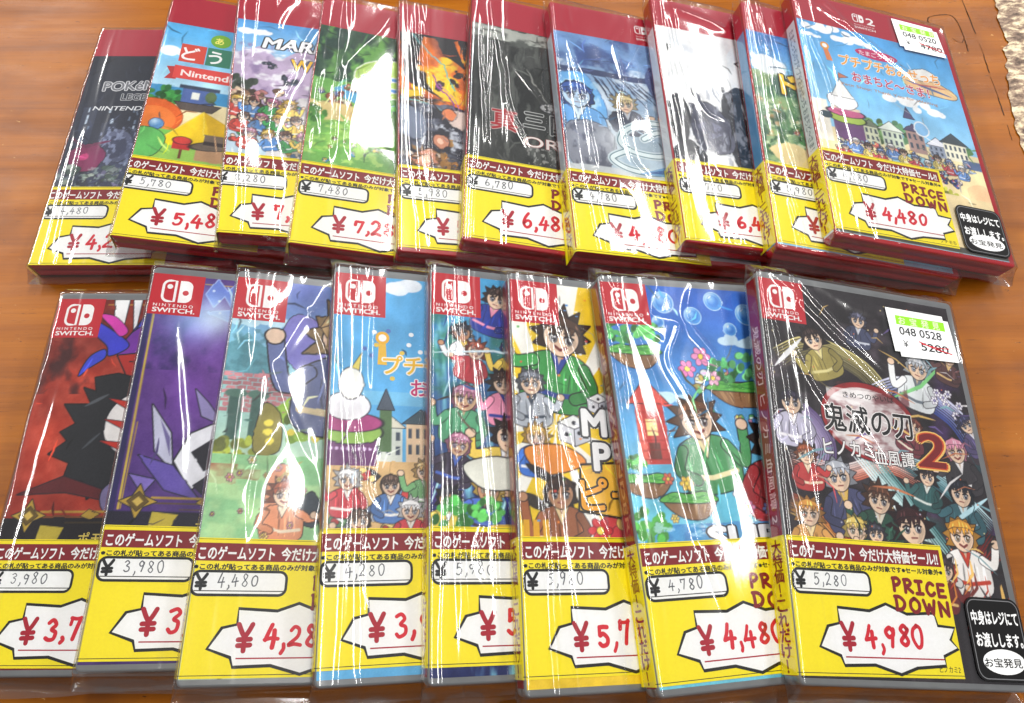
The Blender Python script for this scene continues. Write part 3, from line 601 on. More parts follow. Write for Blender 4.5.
    for (x, y, r, hh, cc, aa) in ((70, 104, 3.4, (110, 60, 50), (120, 60, 70), (230, 220, 200)), (99, 108, 3.6, (60, 60, 90), (90, 80, 120), (226, 226, 240)), (72, 82, 3.6, (46, 40, 44), (50, 90, 90), (220, 226, 220)), (14, 86, 3.6, (150, 80, 50), (180, 60, 60), (240, 220, 190)), (50, 152, 3.4, (90, 90, 110), (70, 74, 100), (200, 204, 216)), (97, 140, 3.4, (70, 50, 46), (90, 60, 60), (226, 190, 130)), (42, 56, 3.4, (60, 60, 70), (90, 96, 120), (230, 230, 230)), (72, 44, 4.0, (60, 46, 50), (110, 40, 40), (230, 190, 120))): P(x, y, r, hair=hh, cloth=cc, acc=aa, lean=c.rd.uniform(-.5, .5), style=int(x) % 3)
    for i in range(40): x = c.rd.uniform(0, 100); y = c.rd.uniform(44, 160); a = c.rd.uniform(-.6, .9); L = c.rd.uniform(6, 22); c.line([(x, y), (x + L * .5 * math.cos(a), y + L * .5 * math.sin(a) + 1.5), (x + L * math.cos(a), y + L * math.sin(a))], c.rd.uniform(.3, 1.2), c.rd.choice([(240, 236, 236), (200, 120, 80), (120, 160, 170), (30, 24, 28), (230, 190, 110), (110, 90, 150)]), True)
    for i in range(26): x = 62 + c.rd.random() * 40; y = 14 + c.rd.random() * 26; c.line([(x, y), (x + 4, y + 4), (x + 4, y + 10)], c.rd.uniform(.5, 1.4), c.rd.choice([(226, 140, 60), (180, 60, 40), (120, 50, 44), (250, 200, 110)]), True)
    for i in range(70): x = c.rd.uniform(0, 101); y = c.rd.uniform(44, 165); c.ell(x, y, .35, .3, c.rd.choice([(240, 220, 160), (230, 120, 80), (220, 220, 240)]))
def art_night(c):        # back row 1
    c.grad((44, 48, 66), (24, 30, 46), 70, 150); c.noise(6, 6)
    for i in range(9): x = 6 + i * 10 + c.rd.uniform(-2, 2); h = c.rd.uniform(84, 112); c.rect(x, 40, x + 8, h, (52, 58, 78)); c.tex((66, 74, 96), 4, 20, .5, .7, .5, 40, h, x, x + 8)
    for i in range(60):
        x = c.rd.choice([7, 9.4, 20, 22, 31, 33, 35, 47, 50, 60, 70, 73, 86, 90]) + c.rd.uniform(-.3, .3); y = c.rd.uniform(62, 106); c.rect(x, y, x + 1.1, y + 3, (200, 216, 232) if c.rd.random() < .6 else (110, 126, 150))
    c.ell(28, 78, 10, 12, (92, 98, 124), 0, .3); c.ell(28, 78, 7, 8, (56, 60, 84)); c.tex((150, 160, 190), 2, 3, .55, .66, .8, 66, 92, 18, 40)
    c.blob([(4, 74), (14, 80), (24, 74), (20, 62), (8, 62)], (130, 40, 86), .4); c.line([(2, 84), (12, 78), (26, 82)], 2.2, (110, 40, 76), True); c.ell(13, 71, 2.5, 2.5, (196, 60, 120))
    c.bits(26, 0, 52, 100, 66, [(90, 110, 96), (70, 90, 84), (120, 116, 150), (60, 66, 90), (150, 160, 150)], 2, 5, .15); c.tex((170, 190, 180), 2, 2, .56, .7, .6, 48, 64); c.glow(46, 70, 16, (90, 100, 140), .6)
def art_camp(c):         # back row 2
    c.grad((190, 228, 246), (92, 176, 226), 100, 140); c.cloud(6, 125, 11); c.cloud(44, 134, 12)
    c.rect(0, 90, 104, 100, (70, 150, 200)); c.rect(0, 44, 104, 91, (240, 226, 180)); c.tree(8, 92, 8.5, (60, 140, 66)); c.tree(66, 98, 12, (70, 150, 70))
    c.rect(17, 90, 34, 101, (82, 104, 160)); c.rect(15, 100, 36, 102.5, (60, 70, 90)); c.rect(22, 93, 26, 98, (230, 230, 220)); c.poly([(14, 90), (38, 90), (34, 85), (18, 85)], (90, 80, 76), .3); c.ell(32, 96, 3, 4, (90, 110, 70))
    c.ell(5, 78, 15, 12, (224, 104, 40), 0, .3, (150, 60, 20)); c.ell(6, 76, 11, 9, (236, 130, 56)); c.rect(-10, 60, 30, 70, (120, 190, 84)); c.ell(8, 73, 3.6, 3.6, (90, 140, 190), 0, .3, (40, 60, 90), (200, 230, 250))
    c.poly([(12, 64), (30, 85), (46, 76), (60, 60), (40, 52), (22, 54)], (244, 208, 30), .3, (190, 150, 20)); c.poly([(30, 85), (40, 56), (60, 60), (46, 76)], (226, 184, 24)); c.line([(12, 64), (30, 85), (34, 62)], .4, (250, 232, 110))
    c.rect(0, 44, 104, 60, (150, 196, 90)); c.blob([(-4, 66), (6, 70), (14, 64), (10, 52), (-2, 50)], (100, 180, 96), .3); c.rect(18, 58, 27, 64, (190, 50, 50)); c.ell(22.5, 64, 4.5, 2.4, (206, 66, 60), 0, .3); c.rect(22, 52, 23.4, 58, (110, 60, 40))
    c.rect(30, 52, 50, 60, (186, 146, 110)); c.ell(40, 63, 13, 3, (110, 96, 84), 10, .3); c.rect(33, 62, 47, 70, (120, 104, 90)); c.rect(33, 63, 47, 65.5, (60, 50, 50)); c.noise(6, 4)
def art_race(c):         # back row 3
    c.grad((196, 220, 236), (86, 160, 220), 108, 146); c.cloud(8, 138, 10); c.poly([(0, 120), (14, 128), (24, 118), (40, 132), (56, 116), (80, 126), (104, 110), (104, 80), (0, 80)], (196, 176, 206)); c.tex((150, 130, 170), 6, 8, .5, .7, .9, 84, 130); c.tex((246, 246, 250), 8, 5, .55, .7, .9, 96, 126)
    for p in ((19, 114), (30, 104), (40, 118)): c.bits(4, p[0] - 3, p[1] - 2, p[0] + 4, p[1] + 2, [(90, 100, 120), (60, 70, 80), (150, 150, 160)], 1, 2.4, .15)
    c.tree(4, 98, 9, (60, 70, 60)); c.tree(8, 88, 8, (86, 70, 60)); c.bits(16, 0, 74, 26, 96, [(150, 110, 80), (196, 130, 130), (120, 90, 70), (226, 200, 170)], 2, 4, .2)
    c.poly([(20, 50), (36, 92), (64, 96), (104, 60), (104, 44), (20, 44)], (216, 214, 214)); c.tex((170, 170, 180), 7, 4, .5, .7, .8, 44, 92, 22, 104)
    c.bits(34, 2, 52, 60, 88, [(230, 190, 90), (226, 150, 180), (60, 150, 80), (240, 226, 200), (90, 140, 200), (206, 80, 70), (250, 250, 250), (230, 200, 160)], 1.6, 4.2, .2); c.bits(20, 55, 52, 100, 90, [(90, 140, 200), (206, 80, 70), (70, 160, 90), (230, 190, 90)], 2, 5)
    for i in range(12): c.person(4 + (i % 4) * 9 + (i // 4) * 4, 86 - (i // 4) * 11, 2.7, hair=((230, 190, 90), (90, 60, 50), (200, 120, 150))[i % 3], cloth=((206, 80, 70), (90, 140, 200), (70, 160, 90), (236, 200, 90))[i % 4], acc=(250, 250, 250), style=i % 3, lean=c.rd.uniform(-.3, .3))
def art_garden(c):       # back row 4
    c.fill((110, 170, 80)); c.tex((44, 80, 56), 9, 11, .35, .6, 1, 108, 148); c.tex((26, 56, 50), 6, 9, .5, .66, .9, 112, 148); c.tex((150, 200, 90), 7, 5, .45, .7, .8, 60, 108)
    c.rect(0, 99, 104, 108, (120, 186, 90)); c.blob([(14, 104), (40, 106), (62, 100), (50, 92), (22, 94)], (96, 176, 220)); c.bits(9, 4, 88, 22, 104, [(196, 100, 60), (90, 110, 170), (230, 226, 200), (160, 90, 60)], 1.5, 3.6, .2)
    c.blob([(-2, 90), (16, 92), (34, 88), (30, 82), (10, 80), (-2, 82)], (230, 206, 140)); c.tree(2, 82, 7, (80, 150, 60)); c.tree(44, 94, 9, (90, 160, 66)); c.tree(58, 96, 9, (80, 150, 66))
    c.blob([(26, 84), (40, 90), (54, 84), (56, 70), (40, 62), (26, 68)], (84, 140, 56), .3, (50, 96, 40)); c.tree(40, 76, 13, (92, 150, 60)); c.line([(20, 94), (22, 80)], 1.2, (226, 190, 130)); c.line([(25, 95), (26, 82)], 1.2, (226, 190, 130))
    c.tex((176, 214, 110), 4, 3, .5, .66, .8, 40, 78); c.bits(12, 4, 48, 96, 70, [(90, 170, 210), (240, 240, 240), (226, 200, 90), (130, 110, 70)], .8, 1.8, .1); c.tree(86, 86, 14, (70, 140, 60)); c.noise(8, 3)
    c.blob([(26, 122), (40, 128), (66, 124), (76, 110), (60, 100), (34, 104), (24, 112)], (176, 214, 90), .8, (240, 246, 226)); c.rect(58, 118, 66, 126, (170, 60, 50))
def art_shards(c):       # back row 5
    c.fill((30, 26, 34)); c.rect(0, 100, 60, 146, (150, 66, 30)); c.tex((236, 120, 30), 12, 16, .34, .56, 1, 96, 146); c.tex((250, 206, 40), 9, 10, .46, .62, 1, 98, 132, 8, 60)
    for P in ([(0, 148), (14, 148), (10, 120), (20, 104), (4, 112)], [(34, 148), (50, 148), (47, 116), (42, 104), (40, 122)], [(20, 148), (30, 148), (38, 124), (34, 128), (26, 134)], [(60, 148), (80, 148), (72, 110), (64, 126)]): c.poly(P, (26, 24, 30), .3)
    for k in range(12): c.bits(1, 8, 100, 60, 128, [(40, 30, 30), (60, 44, 36)], 1, 3.2, .1)
    for P in ([(8, 148), (18, 132), (24, 126), (30, 108)], [(0, 98), (16, 96), (28, 90), (52, 96)]): c.line(P, .8, (110, 190, 190))
    c.line([(18, 116), (36, 86)], .9, (150, 60, 160)); c.line([(22, 112), (42, 84)], .5, (190, 110, 200)); c.poly([(2, 104), (12, 106), (14, 101), (4, 98)], (230, 196, 40), .3)
    c.rect(0, 44, 104, 92, (40, 40, 52)); c.tex((110, 116, 136), 9, 6, .45, .7, .9, 44, 96); c.tex((220, 226, 236), 6, 5, .58, .72, .9, 44, 92); c.tex((190, 130, 50), 4, 5, .55, .66, .8, 44, 72)
    c.blob([(26, 90), (36, 94), (50, 84), (52, 78), (38, 78), (28, 84)], (226, 206, 196), .4); c.ell(28, 90, 4, 4, (236, 140, 90), 0, .4)
    for p in ((38, 72, 5), (14, 58, 7), (22, 70, 4.6), (48, 58, 5), (64, 70, 6), (80, 60, 7)): c.blob([(p[0] + p[2] * math.cos(a) * c.rd.uniform(.8, 1.2), p[1] + p[2] * math.sin(a) * c.rd.uniform(.8, 1.2)) for a in (0, 1.2, 2.5, 3.7, 5)], (206, 140, 110), .5, (60, 30, 30)); c.ell(p[0], p[1], p[2] * .45, p[2] * .4, (236, 196, 170))
    c.bits(26, 2, 46, 60, 66, [(206, 140, 60), (120, 80, 50), (230, 210, 190), (90, 96, 116)], .8, 2.4, .1); c.ell(6, 82, 9, 12, (120, 130, 150), 20, .3)
def art_grunge(c):       # back row 6
    c.fill((58, 60, 58)); c.noise(26, 10, 16, 5); c.tex((34, 36, 36), 7, 18, .5, .66, .9); c.tex((120, 124, 118), 3, 22, .58, .7, .5); c.rect(0, 137, 104, 147, (176, 180, 172)); c.tex((90, 94, 90), 5, 4, .45, .7, 1, 134, 144); c.line([(30, 120), (50, 90)], .8, (150, 150, 144), True); c.line([(10, 120), (16, 60)], 1.2, (96, 98, 94), True)
    c.ell(48, 94, 8, 4, (190, 190, 190), 15, .3); c.tex((60, 60, 60), 1.5, 1.5, .5, .6, .9, 86, 100, 40, 56); c.tex((160, 160, 156), 1.2, 2, .56, .66, .8, 54, 66, 32, 64)
def art_blue(c):         # back row 7
    c.grad((176, 196, 210), (110, 150, 200), 70, 140); c.noise(26, 12, 10); c.tex((58, 80, 136), 10, 9, .5, .7, .9, 112, 148); c.tex((226, 236, 244), 12, 9, .5, .7, .8, 80, 126)
    c.rect(0, 117, 104, 121, (60, 72, 110)); c.blob([(0, 112), (14, 118), (24, 104), (26, 88), (14, 80), (0, 84)], (110, 176, 230), .3, (60, 90, 150)); c.tex((190, 226, 246), 6, 8, .45, .65, .9, 80, 112, 0, 24)
    for i in range(14): c.line([(20 + i * 2, 118 - i % 4), (28 + i * 2.6, 106 - (i * 7) % 11)], 1.0, (50, 62, 90), True)
    c.person(38, 99, 5.2, hair=(226, 206, 150), cloth=(60, 66, 86), acc=(190, 196, 206)); c.person(10, 100, 8, skin=(190, 214, 236), hair=(60, 90, 160), cloth=(110, 170, 226), acc=(220, 236, 246), style=1, arm=0)
    c.blob([(56, 130), (104, 128), (104, 70), (70, 74), (60, 96)], (70, 84, 130)); c.tex((44, 50, 86), 8, 10, .5, .65, .9, 72, 130, 58, 104)
    c.blob([(2, 78), (16, 84), (28, 76), (26, 56), (4, 54)], (140, 144, 156), .3); c.tex((90, 94, 110), 3, 6, .5, .65, .9, 54, 82, 2, 27); c.rect(0, 40, 104, 54, (200, 206, 210)); c.tex((226, 200, 80), 3, 3, .56, .66, .8, 44, 56, 40, 104)
    c.glow(30, 74, 10, (236, 240, 244), .7)
def art_white(c):        # back row 8
    c.fill((244, 245, 246)); c.noise(4, 10); c.tex((206, 212, 222), 12, 12, .6, .8, .6)
    c.blob([(34, 96), (42, 106), (56, 108), (70, 98), (76, 76), (72, 50), (40, 48), (34, 70)], (58, 60, 68)); c.tex((30, 32, 40), 5, 7, .5, .65, .8, 48, 108, 36, 78)
    c.blob([(17, 90), (24, 94), (34, 86), (38, 66), (28, 58), (18, 62), (14, 76)], (92, 94, 112), .4); c.blob([(18, 76), (26, 80), (33, 74), (24, 68)], (120, 122, 146)); c.tex((60, 62, 80), 4, 5, .5, .62, .7, 58, 92, 14, 36); c.line([(15, 84), (22, 96), (20, 104)], 1.2, (110, 112, 126), True)
    c.blob([(3, 92), (9, 96), (14, 86), (12, 70), (6, 60), (2, 72)], (50, 52, 60)); c.line([(2, 90), (2.5, 68)], 1.4, (24, 24, 28)); c.blob([(0, 56), (12, 66), (20, 52), (2, 46)], (54, 56, 64))
    c.line([(48, 128), (56, 132), (64, 126), (56, 122), (48, 128)], 1.0, (30, 30, 34)); c.tex((170, 174, 186), 3, 9, .56, .68, .7, 48, 104, 14, 76)
    for i in range(26): x = c.rd.uniform(14, 74); y = c.rd.uniform(50, 100); c.line([(x, y), (x + c.rd.uniform(-3, 3), y + 5), (x + c.rd.uniform(-5, 5), y + 11)], c.rd.uniform(.4, 1.4), c.rd.choice([(30, 32, 40), (140, 144, 158), (210, 214, 222)]), True)
    c.bits(14, 36, 48, 100, 66, [(40, 42, 50), (90, 94, 106), (150, 154, 166)], 2, 5, .1)
def art_valley(c):       # back row 9
    c.grad((150, 206, 236), (56, 126, 200), 110, 146); c.cloud(8, 127, 9); c.ell(12, 122, 11, 7, (240, 246, 250)); c.cloud(60, 136, 12)
    c.rect(0, 44, 104, 116, (96, 140, 96)); c.tex((150, 176, 120), 8, 6, .42, .66, .9, 44, 118); c.tex((50, 96, 84), 7, 8, .48, .66, .9, 44, 116); c.tex((206, 160, 110), 6, 4, .56, .7, .9, 70, 104); c.tex((40, 84, 50), 4, 5, .54, .66, .9, 44, 88); c.tex((220, 230, 190), 3, 3, .6, .7, .8, 50, 100)
    for i in range(9): c.tree(c.rd.uniform(0, 100), c.rd.uniform(56, 92), c.rd.uniform(3, 6), (60, 120, 60))
    c.bits(16, 4, 58, 96, 96, [(190, 150, 110), (230, 216, 180), (170, 90, 70), (120, 150, 170)], 1, 2.6, .12); c.blob([(4, 62), (20, 68), (40, 58), (20, 50)], (226, 206, 150))
def art_seaside(c):      # back row 10: the one wholly in view
    c.grad((150, 206, 240), (84, 168, 228), 80, 146); c.cloud(20, 143, 14); c.cloud(36, 138, 12); c.cloud(8, 136, 6); c.cloud(62, 100, 15); c.cloud(78, 96, 10); c.noise(6, 10)
    c.rect(0, 40, 104, 70, (240, 224, 178)); c.rect(0, 60, 10, 88, (246, 240, 226))
    c.tree(38, 74, 9, (110, 150, 90)); c.tree(52, 76, 8, (96, 140, 100)); c.tree(90, 70, 8, (90, 130, 80))
    for (x, w, h, wl, rf) in ((30, 9, 12, (216, 220, 190), (120, 130, 110)), (41, 13, 12, (206, 216, 196), (230, 236, 226)), (57, 11, 15, (176, 146, 140), (90, 80, 110)), (70, 12, 8, (150, 160, 180), (236, 236, 244)), (80, 15, 12, (232, 228, 206), (70, 78, 84))): c.house(x, 64, w, h, wl, rf)
    c.rect(90, 60, 104, 66, (90, 110, 150)); c.ell(68, 82, 4, 4.6, (140, 190, 230), 0, .8, (240, 240, 240)); c.poly([(58, 88), (61, 96), (65, 88)], (90, 84, 120), .3)
    c.rect(12, 62, 30, 78, (116, 80, 126)); c.ell(21, 78, 11, 3.6, (170, 196, 90), 0, .3); c.ell(21, 82, 11, 3, (196, 100, 140), 0, .3); c.rect(12, 84, 30, 86, (230, 214, 190)); c.ell(20, 90, 9, 6, (250, 248, 248), 0, .2); c.poly([(14, 93), (21, 106), (28, 93)], (252, 250, 246), .25); c.line([(21, 106), (21, 111)], .6, (120, 100, 90)); c.poly([(21, 111), (27, 109), (21, 107)], (196, 120, 90), .2)
    c.ell(8, 78, 3.6, 2.2, (60, 80, 90), 0, .2); c.bits(40, 12, 52, 96, 64, [(150, 170, 210), (246, 244, 240), (110, 120, 150), (226, 120, 110), (240, 210, 120), (150, 190, 200), (196, 206, 220)], 1, 2.8, .15)
    c.blob([(44, 58), (58, 62), (74, 58), (76, 50), (50, 48)], (150, 200, 220), .3); c.ell(54, 52, 5, 5, (110, 150, 180), 0, .3); c.ell(70, 52, 4, 4, (110, 150, 180), 0, .3)
    c.poly([(70, 50), (104, 60), (104, 20), (76, 20)], (246, 226, 176)); c.blob([(88, 46), (100, 50), (104, 38), (92, 34)], (244, 206, 160)); c.tree(74, 40, 6, (190, 196, 70)); c.tree(80, 34, 5, (130, 140, 70)); c.bits(8, 72, 44, 84, 56, [(70, 90, 170), (200, 70, 80), (250, 240, 230), (60, 60, 80)], 1.2, 2.6)
    c.blob([(64, 118), (80, 124), (98, 116), (96, 110), (70, 112)], (226, 190, 140), .3); c.blob([(66, 122), (80, 130), (90, 124), (78, 120)], (246, 244, 240), .3); c.line([(66, 118), (96, 112)], 1.8, (80, 100, 150), True); c.line([(70, 116), (94, 118)], 1.2, (190, 90, 90), True)
    for i in range(11): c.person(16 + i * 7.2, 58 + (i * 5) % 7, 1.9, hair=((120, 140, 190), (250, 250, 250), (90, 70, 60))[i % 3], cloth=((200, 80, 90), (110, 150, 210), (240, 220, 130))[i % 3], acc=(250, 250, 250), style=i % 3)
    c.rect(0, 3, 104, 40, (236, 216, 170)); c.rect(0, 3, 104, 6.5, (70, 66, 58))

# ------------------------------------------------------------------ inks
YEL = ink((255, 232, 14)); DRED = ink((132, 8, 22)); CRIM = ink((172, 12, 40)); WHITE = ink((250, 250, 248)); PAPER = ink((252, 252, 250), .6); BLACK = ink((14, 13, 14)); PENCIL = ink((96, 98, 104), .6); MARK = ink((214, 20, 44), .5)
BADGE = ink((196, 24, 40), .35); BAND = ink((176, 26, 50), .35); GREENI = ink((150, 224, 40)); GREYI = ink((120, 120, 122))

# ------------------------------------------------------------------ the yellow price paper (x = mm from the fold, y = mm over the front's lower edge)
LW, LH = 72.0, 49.8
BURST = [(24.5, 25.8), (37.5, 26.6), (44, 23.8), (51.5, 27.2), (64.4, 26.4), (65.3, 31.0), (75.5, 31.5), (70.2, 36.0), (76.0, 39.2), (65.8, 42.0), (66, 45.4), (52.4, 46.4), (46, 48.8), (37, 45.7), (24.6, 46.1), (23.4, 42.8), (14.8, 39.8), (19.2, 32.6), (24.6, 31.4)]
BURST = [(min(x, 73.2) * .975 - 4.6 * max(0, min(1, (52 - x) / 20)), LH - y) for x, y in BURST]
def label_base():
    """folded paper: spine flap, rounded fold, front"""
    xs = np.concatenate([np.linspace(-13.0, -2.2, 12), np.linspace(-2.0, 1.6, 9), np.linspace(3, LW, 24)]); ys = np.linspace(0, LH, 6)
    return xs, ys
def label_mesh(du, lv, tilt):
    xs, ys = label_base(); xs = np.where(xs > 2, xs + du, xs); xs = np.maximum.accumulate(np.where(xs > 2, np.maximum(xs, 1.7), xs)); xs[-1] = LW + du
    n = len(xs); V = []; 
    for z in (.10, .22): V += [(x, y + lv, z) for y in ys for x in xs]
    N = n * len(ys); F = [(a + N, b + N, c_ + N, d + N) for a, b, c_, d in grid_faces(n, len(ys)).tolist()]
    for i in range(n - 1): F.append((i, i + 1, N + i + 1, N + i)); k = (len(ys) - 1) * n; F.append((k + i + 1, k + i, N + k + i, N + k + i + 1))
    for j in range(len(ys) - 1): a = j * n + n - 1; F.append((a, a + n, N + a + n, N + a))
    V = np.array(V); V[:, 1] += tilt * V[:, 0]; return mesh_np('price_paper', wrap(V), F, [YEL])
def put(du, lv, tilt=0.0):
    def f(V):
        V = np.asarray(V) + np.array([du, lv, 0.0]); V[:, 1] += tilt * V[:, 0]; return wrap(V)
    return f
def P_header():
    p = Print(); p.rect(1.0, LH - 8.6, 70.6, LH - 1.9, DRED, .25, div=40)
    p.text('このゲームソフト', 2.4, LH - 7.7, 5.4, WHITE, .28, width=27.6, bold=.04); p.text('今だけ大特価セール!!', 32.6, LH - 7.6, 5.3, WHITE, .28, width=36.6, bold=.04)
    return p
def P_fine():
    p = Print()
    p.text('※この札が貼ってある商品のみが対象です※セール対象外※', 1.4, LH - 11.6, 2.35, BLACK, .26, width=69.0, bold=.049)
    p.rect(-.4, .9, 72, 1.15, BLACK, .25, div=20); p.rect(-.4, LH - .55, 72, LH - .4, BLACK, .25, div=20)
    return p
def P_spine():
    p = Print(); y = LH - 6.3
    for ch in '大特価！これだけ！':
        p.text(ch, -8.3 + (2.2 if ch == '！' else 0), y, 5.8, DRED, .25, width=None if ch == '！' else 6.0, bold=.045, shear=-.06); y -= 5.35
    return p
def P_slogan():
    p = Print()
    L = hand('PRICE', 45.6, LH - 18.6, 4.7, 4.2, 5.15, 1.45, None, slope=-.075) + hand('DOWN', 45.4, LH - 25.8, 5.0, 5.2, 6.7, 1.45, None, slope=-.075)
    return p.strokes(L, DRED, .31)
def P_box(seed, old):
    r = random.Random(seed); p = Print(); P = rrect(1.5, LH - 21.0, 35.4, LH - 12.4, 2.6)
    p.poly(P, PAPER, .26); p.ring(P, 1.0, BLACK, .28); p.rect(2.4, LH - 19.7, 34.6, LH - 19.35, BLACK, .28)
    p.strokes(hand('¥', 2.6, LH - 18.9, 5.4, 4.0, 6, 1.15), BLACK, .29)
    p.strokes(hand(old, 10.4, LH - 17.8, 4.2, 2.6, 3.6, .42, r, .14), PENCIL, .28)
    return p
def P_burst(seed, new, note=None):
    r = random.Random(seed); p = Print()
    p.poly(BURST, PAPER, .27); p.ring(BURST, 1.15, BLACK, .29); p.rect(20.2, LH - 43.4, 64.0, LH - 42.9, CRIM, .285)
    p.strokes(hand('¥', 19.8, LH - 40.6, 9.2, 5.4, 6, 1.75), CRIM, .295)
    p.strokes(hand(new, 29.6 + r.uniform(-.6, .6), LH - 39.4, 7.4, 5.2, 6.3, 1.5, r, .16, slope=.03), MARK, .295)
    if note: p.text(note, 61.0, 2.2, 2.6, BLACK, .29, width=9.5, shear=.1)
    return p

# ------------------------------------------------------------------ cover marks
def P_badge(full):
    """the red corner with the white two-pad mark"""
    p = Print(); p.rect(.6, 146.2, 22.6, 166.6, BADGE, .09, div=4)
    pads(p, 5.2, 152.6, 11.0, .8)
    p.text('NINTENDO', 2.6, 150.2, 2.0, WHITE, .12, width=16.6, bold=.01, space=1.5); p.text('SWITCH.', 2.6, 147.4, 3.1, WHITE, .12, width=17.6, bold=.03)
    return p
def pads(p, x, y, h, st):
    k = h / 11.0
    a = rrect(x, y, x + 6.0 * k, y + h, 2.8 * k, 7); a = [(min(q[0], x + 5.7 * k) if q[0] > x + 3.4 * k else q[0], q[1]) for q in a]
    a = [(x + 5.6 * k, y + .3 * k), (x + 5.6 * k, y + h - .3 * k)] + [(x + 3 * k + 2.6 * k * math.cos(t), y + h - 3 * k + 2.7 * k * math.sin(t)) for t in np.linspace(1.57, 3.14, 7)] + [(x + 3 * k + 2.6 * k * math.cos(t), y + 3 * k + 2.7 * k * math.sin(t)) for t in np.linspace(3.14, 4.71, 7)]
    p.ring(a, 1.1 * k * st / .8, WHITE, .12); p.ell(x + 3.1 * k, y + h * .70, 1.2 * k, 1.2 * k, WHITE, .125)
    X = x + 7.2 * k
    b = [(X, y)] + [(X + 2.6 * k + 3.0 * k * math.cos(t), y + 3 * k + 3.0 * k * math.sin(t)) for t in np.linspace(-1.57, 0, 7)] + [(X + 2.6 * k + 3.0 * k * math.cos(t), y + h - 3 * k + 3.0 * k * math.sin(t)) for t in np.linspace(0, 1.57, 7)] + [(X, y + h)]
    p.poly(b, WHITE, .12); p.ell(X + 2.8 * k, y + h * .45, 1.3 * k, 1.3 * k, BADGE if k > .8 else BAND, .125)
def P_band(u):
    p = Print(); p.rect(.6, 147.2, 101.4, 169.2, BAND, .09, div=4)
    pads(p, u, 156.4, 6.4, .8); p.text('2', u + 9.4, 156.3, 7.6, WHITE, .12, width=5.0, bold=.03)
    p.text('NINTENDO', u + .3, 153.8, 1.2, WHITE, .12, width=13.4, space=1.4); p.text('SWITCH', u + .2, 151.2, 2.3, WHITE, .12, width=14, bold=.02)
    return p
def outlined(p, body, x, y, size, fill, line, b0, b1, z=.10, **k):
    V, _ = text2d(body, 0, k.get('shear', 0)); W = k.pop('width', None) or (V[:, 0].max() - V[:, 0].min()) * size
    p.text(body, x, y, size, line, z, width=W, bold=b1, **k); p.text(body, x, y, size, fill, z + .04, width=W, bold=b0, **k)
